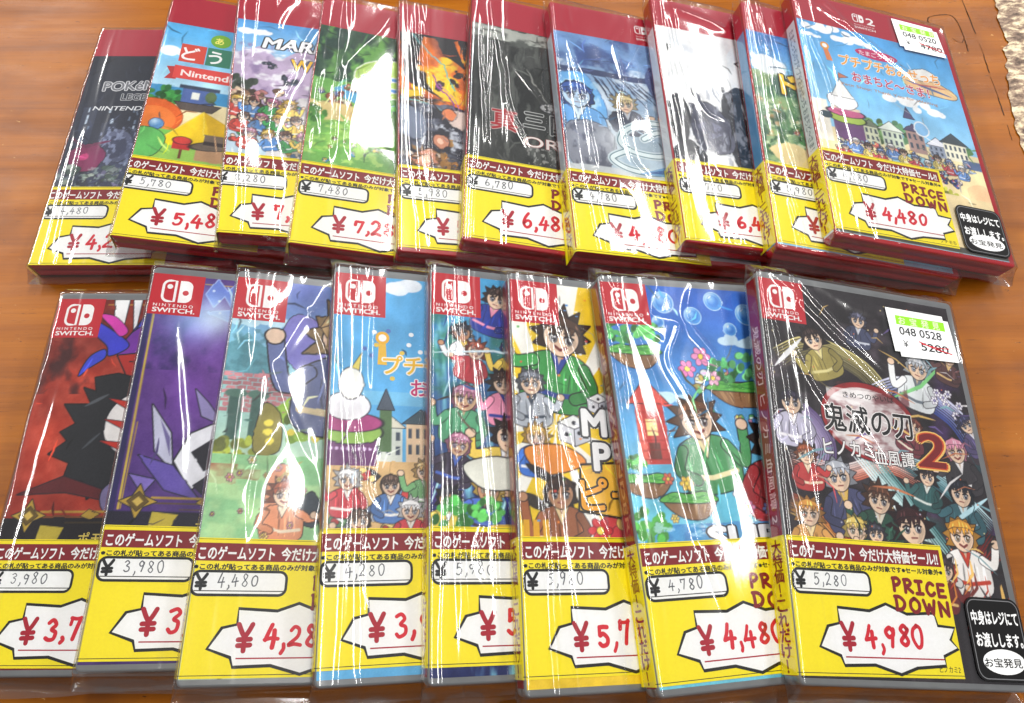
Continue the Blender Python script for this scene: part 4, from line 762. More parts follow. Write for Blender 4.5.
def title(key):
    p = Print(); I = ink
    if key == 'F1': p.text('ポ', 34, 51.5, 5.2, I((214, 190, 90)), .12, bold=.02); p.text('モン', 39.6, 51.5, 5.2, I((214, 190, 90)), .12, bold=.02)
    if key == 'F2': p.text('ポ', 34, 51.5, 5.2, I((214, 190, 90)), .12, bold=.02); p.text('モン', 39.6, 51.5, 5.2, I((214, 190, 90)), .12, bold=.02)
    if key == 'F3': outlined(p, '知恵', 50, 90, 12, I((240, 220, 140)), I((60, 80, 130)), .02, .06)
    if key == 'F4':
        for i, (x, y) in enumerate(((18, 139), (24, 140), (19, 133), (33, 134), (17, 128), (30, 130), (38, 131), (14, 131), (26, 118), (34, 139))): p.ell(x, y, 1.1, 1.0, (WHITE, I((90, 120, 190)), I((236, 200, 80)))[i % 3], .10)
        p.ell(21.5, 136.5, 3.0, 3.0, I((240, 180, 50)), .11); p.ell(21.5, 136.5, 1.7, 1.7, WHITE, .12); p.poly([(20, 134), (23, 134), (23.6, 124), (19.6, 124)], I((240, 190, 60)), .105)
        outlined(p, 'プチプチ', 22, 120.4, 9.5, I((246, 190, 40)), I((250, 246, 230)), .02, .10, slant=.03); outlined(p, 'おみせっち', 34, 111, 8.6, I((206, 40, 110)), I((250, 246, 246)), .02, .09)
    if key == 'F5': outlined(p, 'SMASH', 52, 96, 14, WHITE, BLACK, .03, .07)
    if key == 'F6':
        for ch, x, y in (('M', 30, 97), ('A', 43, 98), ('R', 54, 98), ('P', 34, 82.5), ('A', 45, 83), ('R', 57, 83)): outlined(p, ch, x, y, 16, I((246, 246, 246)), I((70, 70, 74)), .05, .13)
        outlined(p, 'ピー', 27, 66.5, 15, I((250, 176, 60)), I((60, 54, 40)), .03, .10)
    if key == 'F7': outlined(p, 'SUPER', 32, 50.5, 11.5, I((244, 244, 246)), I((60, 62, 70)), .05, .11, width=54)
    if key == 'F8':
        p.text('きめつのやいば', 36, 114.0, 3.2, BLACK, .12, width=26, slant=.01)
        outlined(p, '鬼滅の刃', 25, 99.2, 13.2, I((20, 18, 20)), I((244, 240, 238)), .02, .06, width=44); outlined(p, 'ヒノカミ', 23, 88.0, 8, I((250, 248, 246)), I((60, 44, 48)), .015, .07, width=24); outlined(p, '血風譚', 47, 86.0, 7.4, I((250, 248, 246)), I((60, 44, 48)), .01, .06, width=20)
        p.text('2', 69.0, 86.6, 22, I((246, 200, 110)), .11, width=14.5, bold=.07, shear=.12); p.text('2', 69.2, 86.8, 21.6, I((214, 84, 40)), .14, width=14.0, bold=.045, shear=.12); p.text('2', 69.4, 87.0, 21.2, I((126, 20, 26)), .17, width=13.6, bold=.02, shear=.12)
    if key == 'B1':
        outlined(p, 'POKéMON', 12, 119.5, 9.6, I((120, 122, 128)), I((236, 236, 240)), .025, .085, slant=.04); outlined(p, 'LEGENDS', 24, 112.5, 6.6, I((60, 62, 70)), I((226, 228, 232)), .03, .08)
        p.text('NINTENDO SWITCH 2', 9.5, 104.6, 4.4, I((236, 238, 242)), .12, width=64, bold=.02, shear=.15)
    if key == 'B2':
        for i, (ch, col) in enumerate((('ど', (214, 74, 56)), ('う', (52, 128, 100)), ('ぶ', (230, 170, 50)), ('つ', (70, 120, 190)))): p.rect(11 + i * 14, 119, 24.4 + i * 14, 132.5, ink(col), .09); p.text(ch, 12.2 + i * 14, 121.3, 11, WHITE, .12, bold=.03)
        p.ell(31, 138.5, 5.6, 5.0, ink((120, 176, 44)), .09); p.text('あ', 28, 136.3, 5.6, I((250, 240, 120)), .12, bold=.03)
        p.poly([(6, 105), (12, 105.6), (12, 115), (6, 114), (8.5, 109.5)], I((190, 50, 50)), .09); p.rect(10, 106.5, 74, 115.8, I((222, 72, 66)), .10); p.text('Nintendo Switch 2', 14, 108.8, 6.2, I((250, 240, 236)), .12, width=58, bold=.03)
    if key == 'B3': outlined(p, 'MARIO', 15, 127, 11.5, I((250, 250, 250)), I((24, 24, 30)), .04, .11, width=42, shear=.18); outlined(p, 'WORLD', 31, 112, 12, I((250, 200, 50)), I((40, 60, 120)), .04, .10, width=40)
    if key == 'B4': outlined(p, 'ポコ', 26.5, 106, 14.5, I((70, 150, 230)), I((244, 250, 244)), .045, .12); p.ell(39.4, 118, 1.8, 1.8, I((170, 60, 110)), .16)
    if key == 'B6':
        outlined(p, '真', 13, 73.5, 16, I((170, 30, 40)), I((206, 180, 176)), .02, .05); outlined(p, '三', 31, 78, 13, I((40, 42, 42)), I((190, 192, 190)), .03, .08); outlined(p, '國', 46, 76, 15, I((40, 42, 42)), I((190, 192, 190)), .02, .06)
        outlined(p, 'OR', 31, 64.5, 9.6, I((236, 226, 220)), I((150, 50, 48)), .01, .04, width=20); p.text('IGINS', 53, 64.5, 9.6, I((226, 216, 210)), .12)
    if key == 'B7':
        for w, col, z in ((7.0, (200, 214, 220), .10), (4.6, (110, 140, 150), .12), (3.0, (222, 234, 236), .14)):
            p.strokes([ribbon(smooth_line([(46, 76), (56, 82), (64, 76), (56, 66), (40, 66), (32, 72), (38, 82), (54, 88), (72, 84)], 8), w * .8)], ink(col), z); p.strokes([ribbon(smooth_line([(70, 64), (54, 54), (36, 54), (26, 60), (34, 66)], 8), w * .8)], ink(col), z + .01)
        p.poly([(40, 52), (60, 60), (84, 66), (84, 58), (62, 52)], I((110, 160, 206)), .17); p.poly([(44, 53), (60, 58), (80, 63), (80, 60), (62, 54)], I((56, 100, 160)), .19)
    if key == 'B8': p.text('F', 6, 128.5, 7.2, I((50, 50, 54)), .12, bold=.01)
    if key == 'B9': outlined(p, 'ド', 18, 104, 17, I((250, 210, 50)), I((30, 26, 24)), .05, .13)
    if key == 'B10':
        p.ell(50, 131.8, 14, 3.8, I((200, 40, 100)), .10); p.text('たまごっちの', 38.4, 130.0, 4.0, I((250, 236, 240)), .12, width=23.2, bold=.02)
        outlined(p, 'プチプチおみせっち', 24, 118.4, 9.4, I((246, 160, 50)), I((252, 248, 236)), .02, .08, width=66, slant=.02); outlined(p, 'おまちど〜さま！', 30, 107.6, 8.2, I((196, 30, 84)), I((252, 244, 246)), .02, .07, width=50)
        p.text('Petit Shop: Thank You for Waiting', 22, 102.4, 2.8, I((200, 130, 60)), .12, width=62)
        p.ell(16, 130, 2.8, 2.8, I((236, 160, 60)), .11); p.ell(16, 130, 1.6, 1.6, WHITE, .13); p.poly([(14.6, 128), (17.6, 128), (19.4, 119), (15.6, 119)], I((224, 130, 70)), .105)
    return p if p.n else None

def spine_mesh(col, txt, tcol, band=None, art=None):
    """printed spine of the cover sheet, with its upright title"""
    p = Print(); x = -.35
    f = lambda V: loc(np.stack([np.full(len(V), -.06) - V[:, 2], V[:, 1], V[:, 0]], 1))
    p.rect(-8.6, 3, -1.2, 167, ink(col, .35), .0, div=2)
    if band: p.rect(-8.6, 146.5, -1.2, 168, BAND, .02); p.text('2', -6.9, 160, 3, WHITE, .05, rot=-1.57)
    if txt: p.text(txt, -6.7, 142 if band else 144, 4.6, ink(tcol), .05, width=86, bold=.01, rot=-math.pi / 2)
    return p.mesh('cover_spine', f)

# ------------------------------------------------------------------ camera (solved from the photograph's case corners)
g_f, g_pitch, g_roll, g_h = 720.55, 27.122, -.312, 322.5
cam = bpy.data.cameras.new('camera'); co = bpy.data.objects.new('camera', cam); COL.objects.link(co)
cam.sensor_width = 36; cam.lens = g_f / 1024 * 36; cam.clip_end = 5000; cam.clip_start = .5
co.matrix_world = Matrix.Translation((0, 0, g_h * S)) @ Matrix.Rotation(math.radians(g_pitch), 4, 'X') @ Matrix.Rotation(math.radians(g_roll), 4, 'Z')
sc.camera = co

# ------------------------------------------------------------------ the eighteen cases
FR = (4.33, 2.28)   # how far each row's far end is propped up, degrees
K = []
def case(key, row, x, y, yaw, roll, lv, dz, du, art, px, old, new, label, spine, creases, note=None, stickers=()): K.append(locals().copy())
C2 = lambda *a: a
case('F1', 0, -217.66, 15.96, .226, 1.34, 3.4, .2, 0, art_red, .4, '3,980', '3,780', 'game case with dark red cover and black spikes, leftmost of the front row', ((110, 20, 30), '', (230, 190, 190)), [([(3, 140), (1.5, 100), (4, 60)], 1.1, .7), ([(2, 150), (6, 110)], .7, .3)])
case('F2', 0, -161.1, 16.27, .753, 13.61, 3.7, .2, 0, art_violet, .4, '3,980', '3,780', 'game case with deep violet cover and pale shards, second in the front row', ((96, 20, 50), '', (230, 190, 190)), [([(12, 144), (17, 118), (22, 96), (26, 70)], 2.2, .9), ([(8, 168), (22, 146), (40, 150)], 2.4, .6)])
case('F3', 0, -120.88, 10.83, .549, 15.29, 2.9, 2.0, -1, art_meadow, .4, '4,480', '4,280', 'game case with washed green meadow cover under crossed glare, third in the front row', ((120, 30, 44), '', (230, 190, 190)), [([(40, 166), (27, 140), (13, 108)], 5.5, 1.3), ([(24, 104), (15, 76), (17, 56)], 4.5, 1.1), ([(4, 166), (9, 140), (10, 112)], 1.0, .6), ([(38, 168), (28, 142), (16, 120)], 3.4, 1.6), ([(18, 128), (30, 100), (42, 78)], 1.6, 1.0), ([(26, 160), (40, 136), (46, 110)], 1.0, .7), ([(24, 96), (14, 72), (16, 50)], 3.2, 1.5), ([(40, 96), (44, 70), (42, 50)], 2.4, 1.1)])
case('F4', 0, -70.13, 10.14, 2.682, 17.35, 5.6, 3.1, -1, art_shopping, .4, '4,280', '3,980', 'game case with sky blue cover, clouds and little shops, fourth in the front row', ((150, 24, 40), '', (230, 190, 190)), [([(12, 168), (13, 130), (12, 96)], 2.2, 1.1), ([(9, 110), (14, 80), (15, 40), (15, 4)], 1.0, .8), ([(22, 92), (18, 72), (24, 62)], .8, .6)])
case('F5', 0, -30.31, 10.74, 1.913, 17.31, 6.0, 1.8, 0, art_crowd, .4, '5,980', '5,780', 'game case with crowded deep blue cover, fifth from the left in the front row', ((140, 20, 36), '', (230, 190, 190)), [([(8, 166), (10, 120), (11, 60), (12, 4)], .9, .8), ([(4, 132), (24, 131), (44, 129)], .8, .5), ([(22, 60), (18, 44), (24, 30)], .8, .5)])
case('F6', 0, 4.03, 6.85, 1.913, 17.04, 5.8, 2.2, 0, art_yellow, .4, '5,980', '5,780', 'game case with yellow and white cover and big M and P letters, front row', ((136, 20, 34), 'PARTY STARS', (206, 120, 90)), [([(10, 166), (9, 130), (12, 80), (12, 5)], .9, .8), ([(20, 158), (26, 130), (40, 100)], 1.2, .9), ([(16, 120), (24, 84), (38, 50)], 1.0, .8), ([(40, 40), (44, 30), (46, 22)], 2.0, .9)])
case('F7', 0, 51.09, 6.55, 4.474, 15.9, 3.6, 2.9, 0, art_wonder, .4, '4,780', '4,480', 'game case with blue and green islands cover, second from the right in the front row', ((142, 22, 36), 'SUPER WONDER', (206, 150, 110)), [([(28, 166), (22, 150), (34, 146), (27, 128), (34, 110), (40, 84), (42, 56)], 1.8, 1.5), ([(46, 166), (40, 148), (50, 130), (44, 112), (52, 88), (56, 60)], 1.6, 1.2), ([(5, 150), (8, 110), (12, 60)], .9, .8), ([(12, 150), (18, 120), (22, 90), (26, 50)], .9, .7), ([(4, 166), (14, 146), (26, 138)], .9, .7), ([(28, 52), (32, 34), (36, 20)], 1.4, .7)])
case('F8', 0, 102.99, 10.7, -2.369, 14.94, 3.3, .8, 0, art_swirl, .32, '5,280', '4,980', 'game case with charcoal cover, flame-red 2 and 5280 price sticker, rightmost of the front row', ((146, 16, 34), '鬼滅の刃 ヒノカミ血風譚 2', (236, 196, 196)), [([(8, 168), (26, 152), (46, 132), (62, 116)], 1.3, 1.1), ([(20, 168), (40, 146), (60, 128)], 1.2, .9), ([(5, 160), (8, 120), (10, 90)], .9, .8), ([(14, 140), (20, 120), (30, 104)], 1.2, .8), ([(40, 108), (54, 84), (70, 62)], 2.6, 1.5), ([(4, 90), (9, 50), (12, 10)], .8, .7), ([(30, 167), (60, 156), (96, 166)], 2.0, .6)], 'ヒノカミ2', ('price', 'notice'))
case('B1', 1, -250.33, 210.2, .333, .74, 0.4, .8, -1.5, art_night, .5, '4,480', '4,280', 'red game case with dark night city cover, leftmost of the back row', ((60, 24, 44), '', (230, 190, 190)), [([(1.2, 166), (1.6, 120), (1.2, 60)], .9, .7), ([(2, 110), (4, 84)], 1.6, .8), ([(10, 90), (12, 40), (14, 6)], 1.4, .7)])
case('B2', 1, -196.98, 212.19, .294, 13.6, 0.8, .2, -3, art_camp, .5, '5,780', '5,480', 'red game case with yellow tent and cloud cover, second from left in the back row', ((120, 24, 34), '', (230, 190, 190)), [([(1.5, 168), (1.2, 120), (2, 80)], .8, .5)])
case('B3', 1, -143.86, 212.36, 4.94, 14.5, .4, .8, -4, art_race, .5, '8,280', '7,980', 'red game case with pale mountain cover and slanted white letters, back row', ((120, 24, 34), '', (230, 190, 190)), [([(38, 156), (25, 112), (21, 64)], 5.5, 1.2), ([(30, 166), (22, 140), (34, 112), (24, 90), (20, 60)], 2.6, 1.4), ([(44, 150), (34, 120), (26, 80)], 1.4, .9), ([(22, 60), (26, 36), (24, 8)], 2.6, 1.1)])
case('B4', 1, -107.43, 205.03, .169, 15.04, .6, 1.1, 0, art_garden, .5, '7,480', '7,280', 'red game case with green garden cover and blue katakana letter, back row', ((120, 24, 34), '', (230, 190, 190)), [([(42, 166), (30, 140), (14, 108)], 5.5, 1.1), ([(10, 160), (11, 110), (14, 54)], 3.5, .9), ([(8, 166), (12, 130), (10, 96), (14, 50), (18, 10)], 2.2, 1.3), ([(40, 164), (34, 146), (22, 128), (14, 110)], 3.0, 1.6), ([(6, 120), (4, 90), (8, 60)], 1.2, .9), ([(22, 100), (20, 70), (24, 50)], 1.0, .6)])
case('B5', 1, -54.76, 200.76, 3.22, 14.83, 2.6, .4, 0, art_shards, .5, '5,980', '5,780', 'red game case with black and orange shards cover, fifth in the back row', ((110, 20, 32), '', (230, 190, 190)), [([(12, 166), (16, 130), (16, 80), (16, 4)], 1.0, .9), ([(7, 160), (10, 110), (12, 60)], .7, .5)])
case('B6', 1, -23.69, 205.26, -.588, 14.82, 2.4, 2.8, 0, art_grunge, .5, '6,780', '6,480', 'red game case with dark grey stone cover and red kanji, back row', ((60, 56, 58), '', (200, 200, 196)), [([(10, 162), (18, 120), (22, 90), (34, 60)], 1.1, 1.0), ([(5, 160), (8, 100), (12, 56)], .8, .6), ([(24, 118), (34, 104), (44, 92)], .7, .5)])
case('B7', 1, 30.78, 198.78, 2.889, 14.92, .2, 2.0, 0, art_blue, .5, '4,780', '4,480', 'red game case with misty blue cover and silver swirl lettering, back row', ((206, 216, 226), '', (90, 110, 160)), [([(44, 160), (36, 140), (38, 116), (34, 92), (36, 60), (42, 50)], 1.8, 1.2), ([(54, 150), (40, 120)], 1.0, .7), ([(6, 150), (12, 100), (16, 50)], .9, .7), ([(26, 40), (30, 24), (30, 8)], 2.4, .9)])
case('B8', 1, 84.76, 206.6, 1.136, 14.02, 1.2, .2, 0, art_white, .5, '6,780', '6,480', 'red game case with white cover and dark rounded shapes, back row', ((232, 232, 234), '', (150, 150, 156)), [([(12, 160), (30, 156), (50, 150)], 2.4, 1.2), ([(8, 150), (12, 100), (16, 50)], .9, .7), ([(20, 96), (24, 84), (34, 80)], .7, .6), ([(22, 46), (28, 26), (28, 8)], 2.2, .9)])
case('B9', 1, 128.46, 202.51, -1.797, 14.04, 3.7, .2, 0, art_valley, .5, '5,980', '5,780', 'red game case with blue sky over green valley cover, second from right in back row', ((86, 150, 196), '', (226, 232, 236)), [([(9, 160), (12, 120), (14, 80), (18, 50)], .9, .9), ([(16, 150), (20, 110), (26, 64)], 1.1, .9), ([(24, 166), (34, 130), (40, 90)], .8, .5)])
case('B10', 1, 156.4, 207.26, -1.972, 14.05, 4.3, 3.73, 0, art_seaside, .42, '4,780', '4,480', 'red game case with seaside town cover and white price sticker, rightmost of the back row', ((226, 228, 230), 'たまごっちのプチプチおみせっち おまちど〜さま！', (90, 100, 116)), [([(20, 166), (44, 140), (66, 122), (84, 104)], 2.0, 1.0), ([(5, 140), (12, 104), (13, 80)], .9, .8), ([(14, 160), (28, 152), (36, 150)], 1.6, .8), ([(16, 46), (22, 24), (22, 6)], 1.4, .8)], 'プチモち', ('price', 'notice'))

SH_C = shell_mesh('case_shell', SHELL_CLEAR); SH_R = shell_mesh('case_shell', SHELL_RED)
AMP = {'F1': (.2, .5), 'F2': (.2, .2), 'F3': (.9, .8, .06), 'F4': (.5, .8), 'F5': (.3, .9), 'F6': (.15, .9), 'F7': (.9, .7), 'F8': (.45, .9), 'B1': (.2, .5), 'B2': (.15, .2), 'B3': (1, .8), 'B4': (1, .9, .07), 'B5': (.35, .9), 'B6': (.4, .7), 'B7': (.9, .5), 'B8': (1.1, .5), 'B9': (.6, 1), 'B10': (.4, .7)}   # how loosely each sleeve sits, how sharply it is creased
for i, k in enumerate(K):
    row = k['row']; R = math.radians
    M = (Matrix.Rotation(R(k['yaw']), 4, 'Z') @ Matrix.Rotation(R(FR[row]), 4, 'X') @ Matrix.Rotation(R(k['roll']), 4, 'Y'))
    z0 = CW * math.sin(R(k['roll'])) + TH * math.cos(R(k['roll'])) + max(k['dz'], .15)
    o = bpy.data.objects.new('game_case', None); COL.objects.link(o); o.empty_display_size = 1
    o['label'] = k['label']; o['category'] = 'game case'; o['group'] = 'game cases fanned out on the table'
    org = M @ Vector((CW / 2, CH / 2, -TH))
    o.matrix_world = Matrix.Translation(Vector((k['x'] * S, k['y'] * S, z0 * S)) + org * S) @ M
    link('case_shell', SH_R if row else SH_C, o)
    cv = Canvas(.7, 101.4, 2.6, 166.4 if not row else 147.6, k['px'], 100 + i)
    k['art'](cv); cv.finish(*{'F1': (50, .15), 'F2': (40, .15), 'F3': (80, .3), 'F4': (40, .15), 'F5': (40, .12), 'F6': (40, .12), 'F7': (60, .15), 'F8': (50, .1), 'B2': (40, .2), 'B7': (90, .5), 'B3': (60, .3), 'B8': (40, .6), 'B10': (60, .2), 'B1': (60, .5)}.get(k['key'], (150, 1.0))); cov = link('cover_insert', cv.mesh(), o)
    P = (P_band({'B10': 39.5, 'B7': 52}.get(k['key'], 70 if k['key'] not in ('B8',) else 66)) if row else P_badge(True)).mesh('platform_badge', loc); link('platform_badge', P, cov)
    t = title(k['key'])
    if t: link('title_lettering', t.mesh('title_lettering', loc), cov)
    sp = k['spine']; link('cover_spine', spine_mesh(*sp, band=bool(row)), o)
    tilt = random.Random(i * 3 + 1).uniform(-.012, .012)
    lb = link('price_paper', label_mesh(k['du'], k['lv'], tilt), o); f = put(k['du'], k['lv'], tilt); cuts = [x - k['du'] for x in (1.52, 1.2, .8, .4, 0, -.4, -.8)]
    link('header_strip', P_header().mesh('header_strip', f, cuts), lb); link('fine_print', P_fine().mesh('fine_print', f, cuts), lb); link('spine_lettering', P_spine().mesh('spine_lettering', f), lb); link('price_slogan', P_slogan().mesh('price_slogan', f), lb)
    link('old_price_box', P_box(i * 7 + 1, k['old']).mesh('old_price_box', f, cuts), lb); link('new_price_burst', P_burst(i * 5 + 3, k['new'], k['note']).mesh('new_price_burst', f), lb)
    flat = []
    if 'price' in k['stickers']:
        x0, y0, x1, y1 = (66, 138.5, 101.5, 160.5) if not row else (67, 143, 99.5, 165); flat.append((x0, y0, x1, y1)); p = Print()
        def stk(V): return loc(V + np.array([0, 0, 1.0]))
        sk = [(x0, y1), (x0 + 1.4, y0), (x1 - 2.4, y0 + 1.0), (x1 - 4, y1 - .2)]; p.poly([(a - .6, b + .9) for a, b in sk], PAPER, .05); p.poly([(a + 2.2, b - 1.4) for a, b in sk], PAPER, .14)
        gx = x0 + 5; p.rect(gx - 1, y1 - 7.2, x1 - 4.5, y1 - 2.6, GREENI, .17)
        for q, ch in enumerate('お宝発見'): p.text(ch, gx + .6 + q * 6.2, y1 - 6.6, 4.2, ink((226, 246, 190)), .19, bold=.03)
        p.text('048 0528' if not row else '048 0520', gx, y1 - 12.2, 5.6, ink((40, 42, 44)), .19, width=23, bold=.012); p.text('¥', gx + 1, y1 - 18.4, 4.6, ink((40, 42, 44)), .19, width=2.6); p.text('5280' if not row else '4780', gx + 10.5, y1 - 18.8, 5.6, ink((40, 42, 44)), .19, width=15, bold=.012)
        p.strokes([ribbon(smooth_line([(gx + 10, y1 - 14.6), (gx + 18, y1 - 17), (gx + 27, y1 - 18.6)]), .5), ribbon(smooth_line([(gx + 11, y1 - 15.6), (gx + 20, y1 - 16.4), (gx + 26, y1 - 16.0)]), .4)], MARK, .21)
        link('price_sticker', p.mesh('price_sticker', stk), o)
    if 'notice' in k['stickers']:
        x0, y0, x1, y1 = (77.5, 3.5, 104.0, 34.5) if not row else (74.8, 4.2, 102.8, 33.2); flat.append((x0, y0, x1, y1)); p = Print()
        def stk(V): return loc(V + np.array([0, 0, 1.0]))
        w, h = x1 - x0, y1 - y0
        p.poly(rrect(x0, y0, x1, y1, 4.5), BLACK, .06); p.ring(rrect(x0 + 1.0, y0 + 1.0, x1 - 1.0, y1 - 1.0, 3.7), .35, GREYI, .08)
        p.text('中身はレジにて', x0 + 2.2, y1 - 9.8, 5.6, WHITE, .09, width=w - 4.2, bold=.035); p.text('お渡しします。', x0 + 2.6, y1 - 18.0, 5.6, WHITE, .09, width=w - 4.4, bold=.035)
        p.ell(x0 + w / 2 + .6, y0 + 7.2, w / 2 - 3.2, 4.6, WHITE, .09); p.text('お宝発見', x0 + 4.4, y0 + 5.5, 3.6, BLACK, .11, width=w - 8.6, bold=.02)
        link('register_sticker', p.mesh('register_sticker', stk), o)
    link('film_wrap', film_mesh(500 + i, k['creases'], flat, AMP[k['key']]), o)

# ------------------------------------------------------------------ tabletop
def mat_wood():
    m, nt, b = nodes('varnished_wood'); L = nt.links.new; N = nt.nodes.new
    tc = N('ShaderNodeTexCoord')
    def noise(scale, det, sc3, rough=.55, dist=0):
        mp = N('ShaderNodeMapping'); mp.inputs['Scale'].default_value = sc3; n = N('ShaderNodeTexNoise'); n.inputs['Scale'].default_value = scale; n.inputs['Detail'].default_value = det; n.inputs['Roughness'].default_value = rough; n.inputs['Distortion'].default_value = dist
        L(tc.outputs['Object'], mp.inputs['Vector']); L(mp.outputs[0], n.inputs['Vector']); return n.outputs['Fac']
    def ramp(f, stops):
        r = N('ShaderNodeValToRGB'); L(f, r.inputs[0]); e = r.color_ramp.elements
        while len(e) < len(stops): e.new(.5)
        for q, (p_, c) in zip(e, stops): q.position = p_; q.color = (*lin(c), 1)
        return r.outputs[0]
    def mixc(f, a, c, mode='MIX'):
        x = N('ShaderNodeMix'); x.data_type = 'RGBA'; x.blend_type = mode
        if isinstance(f, float): x.inputs[0].default_value = f
        else: L(f, x.inputs[0])
        for s_, q in ((6, a), (7, c)):
            if isinstance(q, tuple): x.inputs[s_].default_value = (*lin(q), 1)
            else: L(q, x.inputs[s_])
        return x.outputs[2]
    def step(f, a, c):
        r = N('ShaderNodeMapRange'); L(f, r.inputs[0]); r.inputs[1].default_value = a; r.inputs[2].default_value = c; return r.outputs[0]
    base = ramp(noise(1.0, 6, (.035, .5, 1), .6, .6), [(.3, (130, 70, 8)), (.5, (160, 90, 10)), (.7, (178, 106, 18))])
    fine = ramp(noise(1.0, 5, (.12, 6.0, 1), .65, .3), [(.35, (110, 57, 12)), (.6, (164, 95, 26))])
    c = mixc(.2, base, fine)
    c = mixc(step(noise(1.0, 3, (.5, 14, 1), .7), .64, .74), c, (84, 42, 16))
    c = mixc(step(noise(.14, 4, (1, 1, 1)), .52, .8), c, (106, 56, 22))
    c = mixc(step(noise(2.2, 4, (.5, 1.6, 1), .8), .64, .69), c, (78, 42, 14))
    c = mixc(step(noise(1.3, 5, (.6, 1.4, 1), .8), .668, .695), c, (222, 176, 110))
    L(c, b.inputs['Base Color'])
    b.inputs['Specular IOR Level'].default_value = .12
    rr = N('ShaderNodeMapRange'); L(noise(.5, 5, (.4, 1.2, 1)), rr.inputs[0]); rr.inputs[3].default_value = .18; rr.inputs[4].default_value = .4; L(rr.outputs[0], b.inputs['Roughness'])
    bp = N('ShaderNodeBump'); bp.inputs['Strength'].default_value = .12; bp.inputs['Distance'].default_value = .05; L(noise(1, 5, (.3, 5, 1)), bp.inputs['Height']); L(bp.outputs[0], b.inputs['Normal'])
    return m
WOOD = mat_wood()
top = link('tabletop', mesh_np('tabletop', [(-900, -500, 0), (620, -500, 0), (620, 900, 0), (-900, 900, 0), (-900, -500, -25), (620, -500, -25), (620, 900, -25), (-900, 900, -25)], [(0, 1, 2, 3), (7, 6, 5, 4), (0, 4, 5, 1), (1, 5, 6, 2), (2, 6, 7, 3), (3, 7, 4, 0)], [WOOD]))
top['kind'] = 'structure'

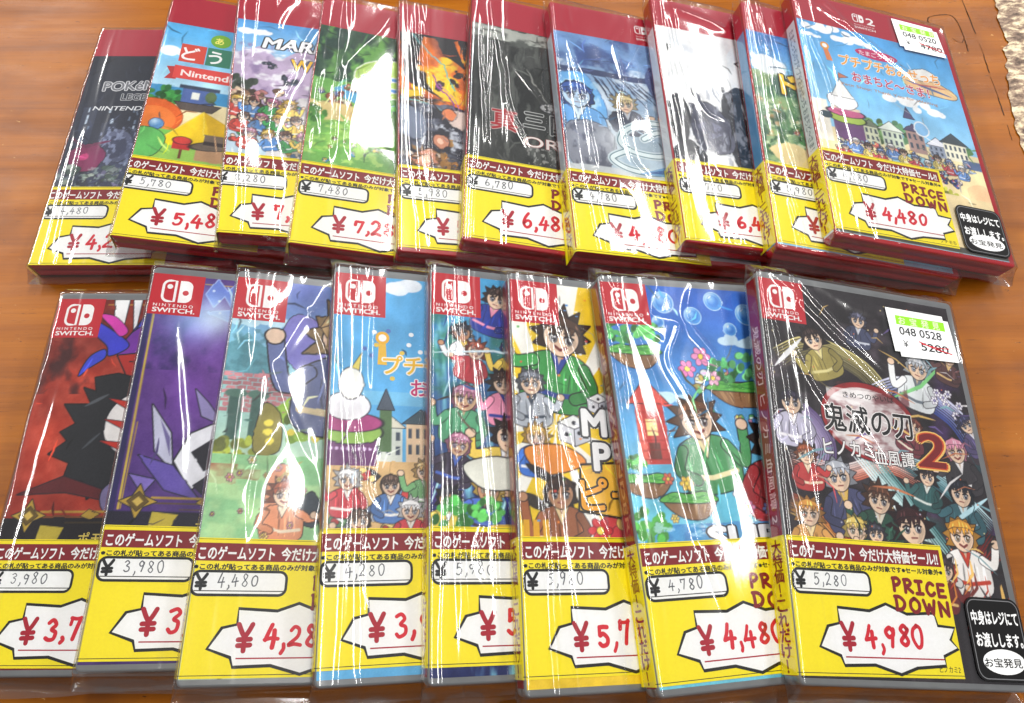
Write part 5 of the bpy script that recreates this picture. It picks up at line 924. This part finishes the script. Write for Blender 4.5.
# ------------------------------------------------------------------ worn places of the table and the light
def build_wear(seam, crack, crack2, patch):
    dark = ink((64, 36, 14), .7); rng = np.random.default_rng(5)
    p = Print()
    for P, w in ((seam, .5), (crack, .5), (crack2, .35)):
        Q = smooth_line(P, 10); Q = [(x + rng.normal(0, .12), y + rng.normal(0, .12)) for x, y in Q]
        for a in range(0, len(Q) - 3, 3):
            if P is seam and rng.random() < .4: continue
            p.strokes([ribbon(Q[a:a + 5], w * rng.uniform(.4, 1.5))], dark, 0)
    cr = link('tabletop_cracks', p.mesh('tabletop_cracks', lambda V: V + np.array([0, 0, .12])), top)
    # torn veneer: pale chips standing over a dark ground
    xs = np.arange(0, 90, 1.0); ys = np.arange(patch[-1][1], patch[0][1], 1.0)
    py = [q[1] for q in patch][::-1]; px = [q[0] for q in patch][::-1]
    X0 = np.interp(ys, py, px) + 2.5 * (vnoise(rng, ys * 0, ys, 1, 5) - .5)
    X = X0[:, None] + xs[None, :]; Y = np.tile(ys[:, None], (1, len(xs)))
    f = fbm(rng, X + .5 * Y, Y, 16, 7, 5); h = np.clip((f - .42) * 9, -.2, .9) * np.clip(xs[None, :] / 3 + .15, 0, 1)
    V = np.stack([X.ravel(), Y.ravel(), .35 + h.ravel() + .5 * rng.random(X.size)], 1)
    m, nt, b = nodes('torn_veneer'); L = nt.links.new
    tc = nt.nodes.new('ShaderNodeTexCoord'); mp = nt.nodes.new('ShaderNodeMapping'); mp.inputs['Scale'].default_value = (.9, 1.6, 1); no = nt.nodes.new('ShaderNodeTexNoise'); no.inputs['Scale'].default_value = 1.1; no.inputs['Detail'].default_value = 7; no.inputs['Roughness'].default_value = .7
    rp = nt.nodes.new('ShaderNodeValToRGB'); e = rp.color_ramp.elements
    for q in range(3): e.new(.5)
    for q, (a, c) in zip(e, ((.34, (74, 58, 48)), (.43, (128, 106, 90)), (.5, (168, 142, 120)), (.56, (226, 208, 172)), (.7, (246, 238, 214)))): q.position = a; q.color = (*lin(c), 1)
    L(tc.outputs['Object'], mp.inputs['Vector']); L(mp.outputs[0], no.inputs['Vector']); L(no.outputs['Fac'], rp.inputs[0]); L(rp.outputs[0], b.inputs['Base Color']); b.inputs['Roughness'].default_value = .7
    link('torn_veneer', mesh_np('torn_veneer', V, grid_faces(len(xs), len(ys)), [m]), top)
build_wear([(302.2, 427.5), (301.1, 381.5), (299.4, 357.4), (298.3, 337.7), (295.9, 303.7)],
           [(273.5, 405.2), (276.1, 410.9), (288.8, 412.8), (292.7, 406.9), (292.9, 391.7), (291.9, 377.4)],
           [(285.2, 390.9), (289.7, 386.2), (292.9, 390.8)],
           [(324.7, 445), (322.9, 427.3), (323.2, 417.4), (320.1, 409.6), (319.8, 398.1), (319.1, 386.0), (315.2, 379.6), (310.8, 361.7), (305.5, 341.0), (302.3, 323.6), (299.5, 303.7), (299.0, 262)])

# shop ceiling: long tube lamps over the table, and the pale room round it
def tube(x, y, z, sx, sy, w, rz=0, col=(1, .985, .96)):
    l = bpy.data.lights.new('ceiling_tube', 'AREA'); l.shape = 'RECTANGLE'; l.size = sx; l.size_y = sy; l.energy = w; l.color = col
    o = bpy.data.objects.new('ceiling_tube', l); COL.objects.link(o); o.location = (x, y, z)
    d = Vector((0, 12, 0)) - o.location
    o.rotation_euler = (0, 0, math.radians(rz))
    return o
LAMPS = [(-205, 170, 190, 300), (44, 138, 190, 330), (188, 165, 190, 300)]
for x, y, z, n in LAMPS: tube(x, y, z, 22 if x < 0 else 15, n, (1320 if x > 0 else 2400) * n)
w = bpy.data.worlds.new('World'); sc.world = w; w.use_nodes = True
w.node_tree.nodes['Background'].inputs[0].default_value = (.95, .97, 1, 1); w.node_tree.nodes['Background'].inputs[1].default_value = .30
sc.view_settings.view_transform = 'Standard'; sc.view_settings.look = 'None'; sc.view_settings.exposure = .08; sc.view_settings.gamma = 1
sc.cycles.max_bounces = 12; sc.cycles.transparent_max_bounces = 40; sc.cycles.use_denoising = True
sc.cycles.sample_clamp_indirect = 8
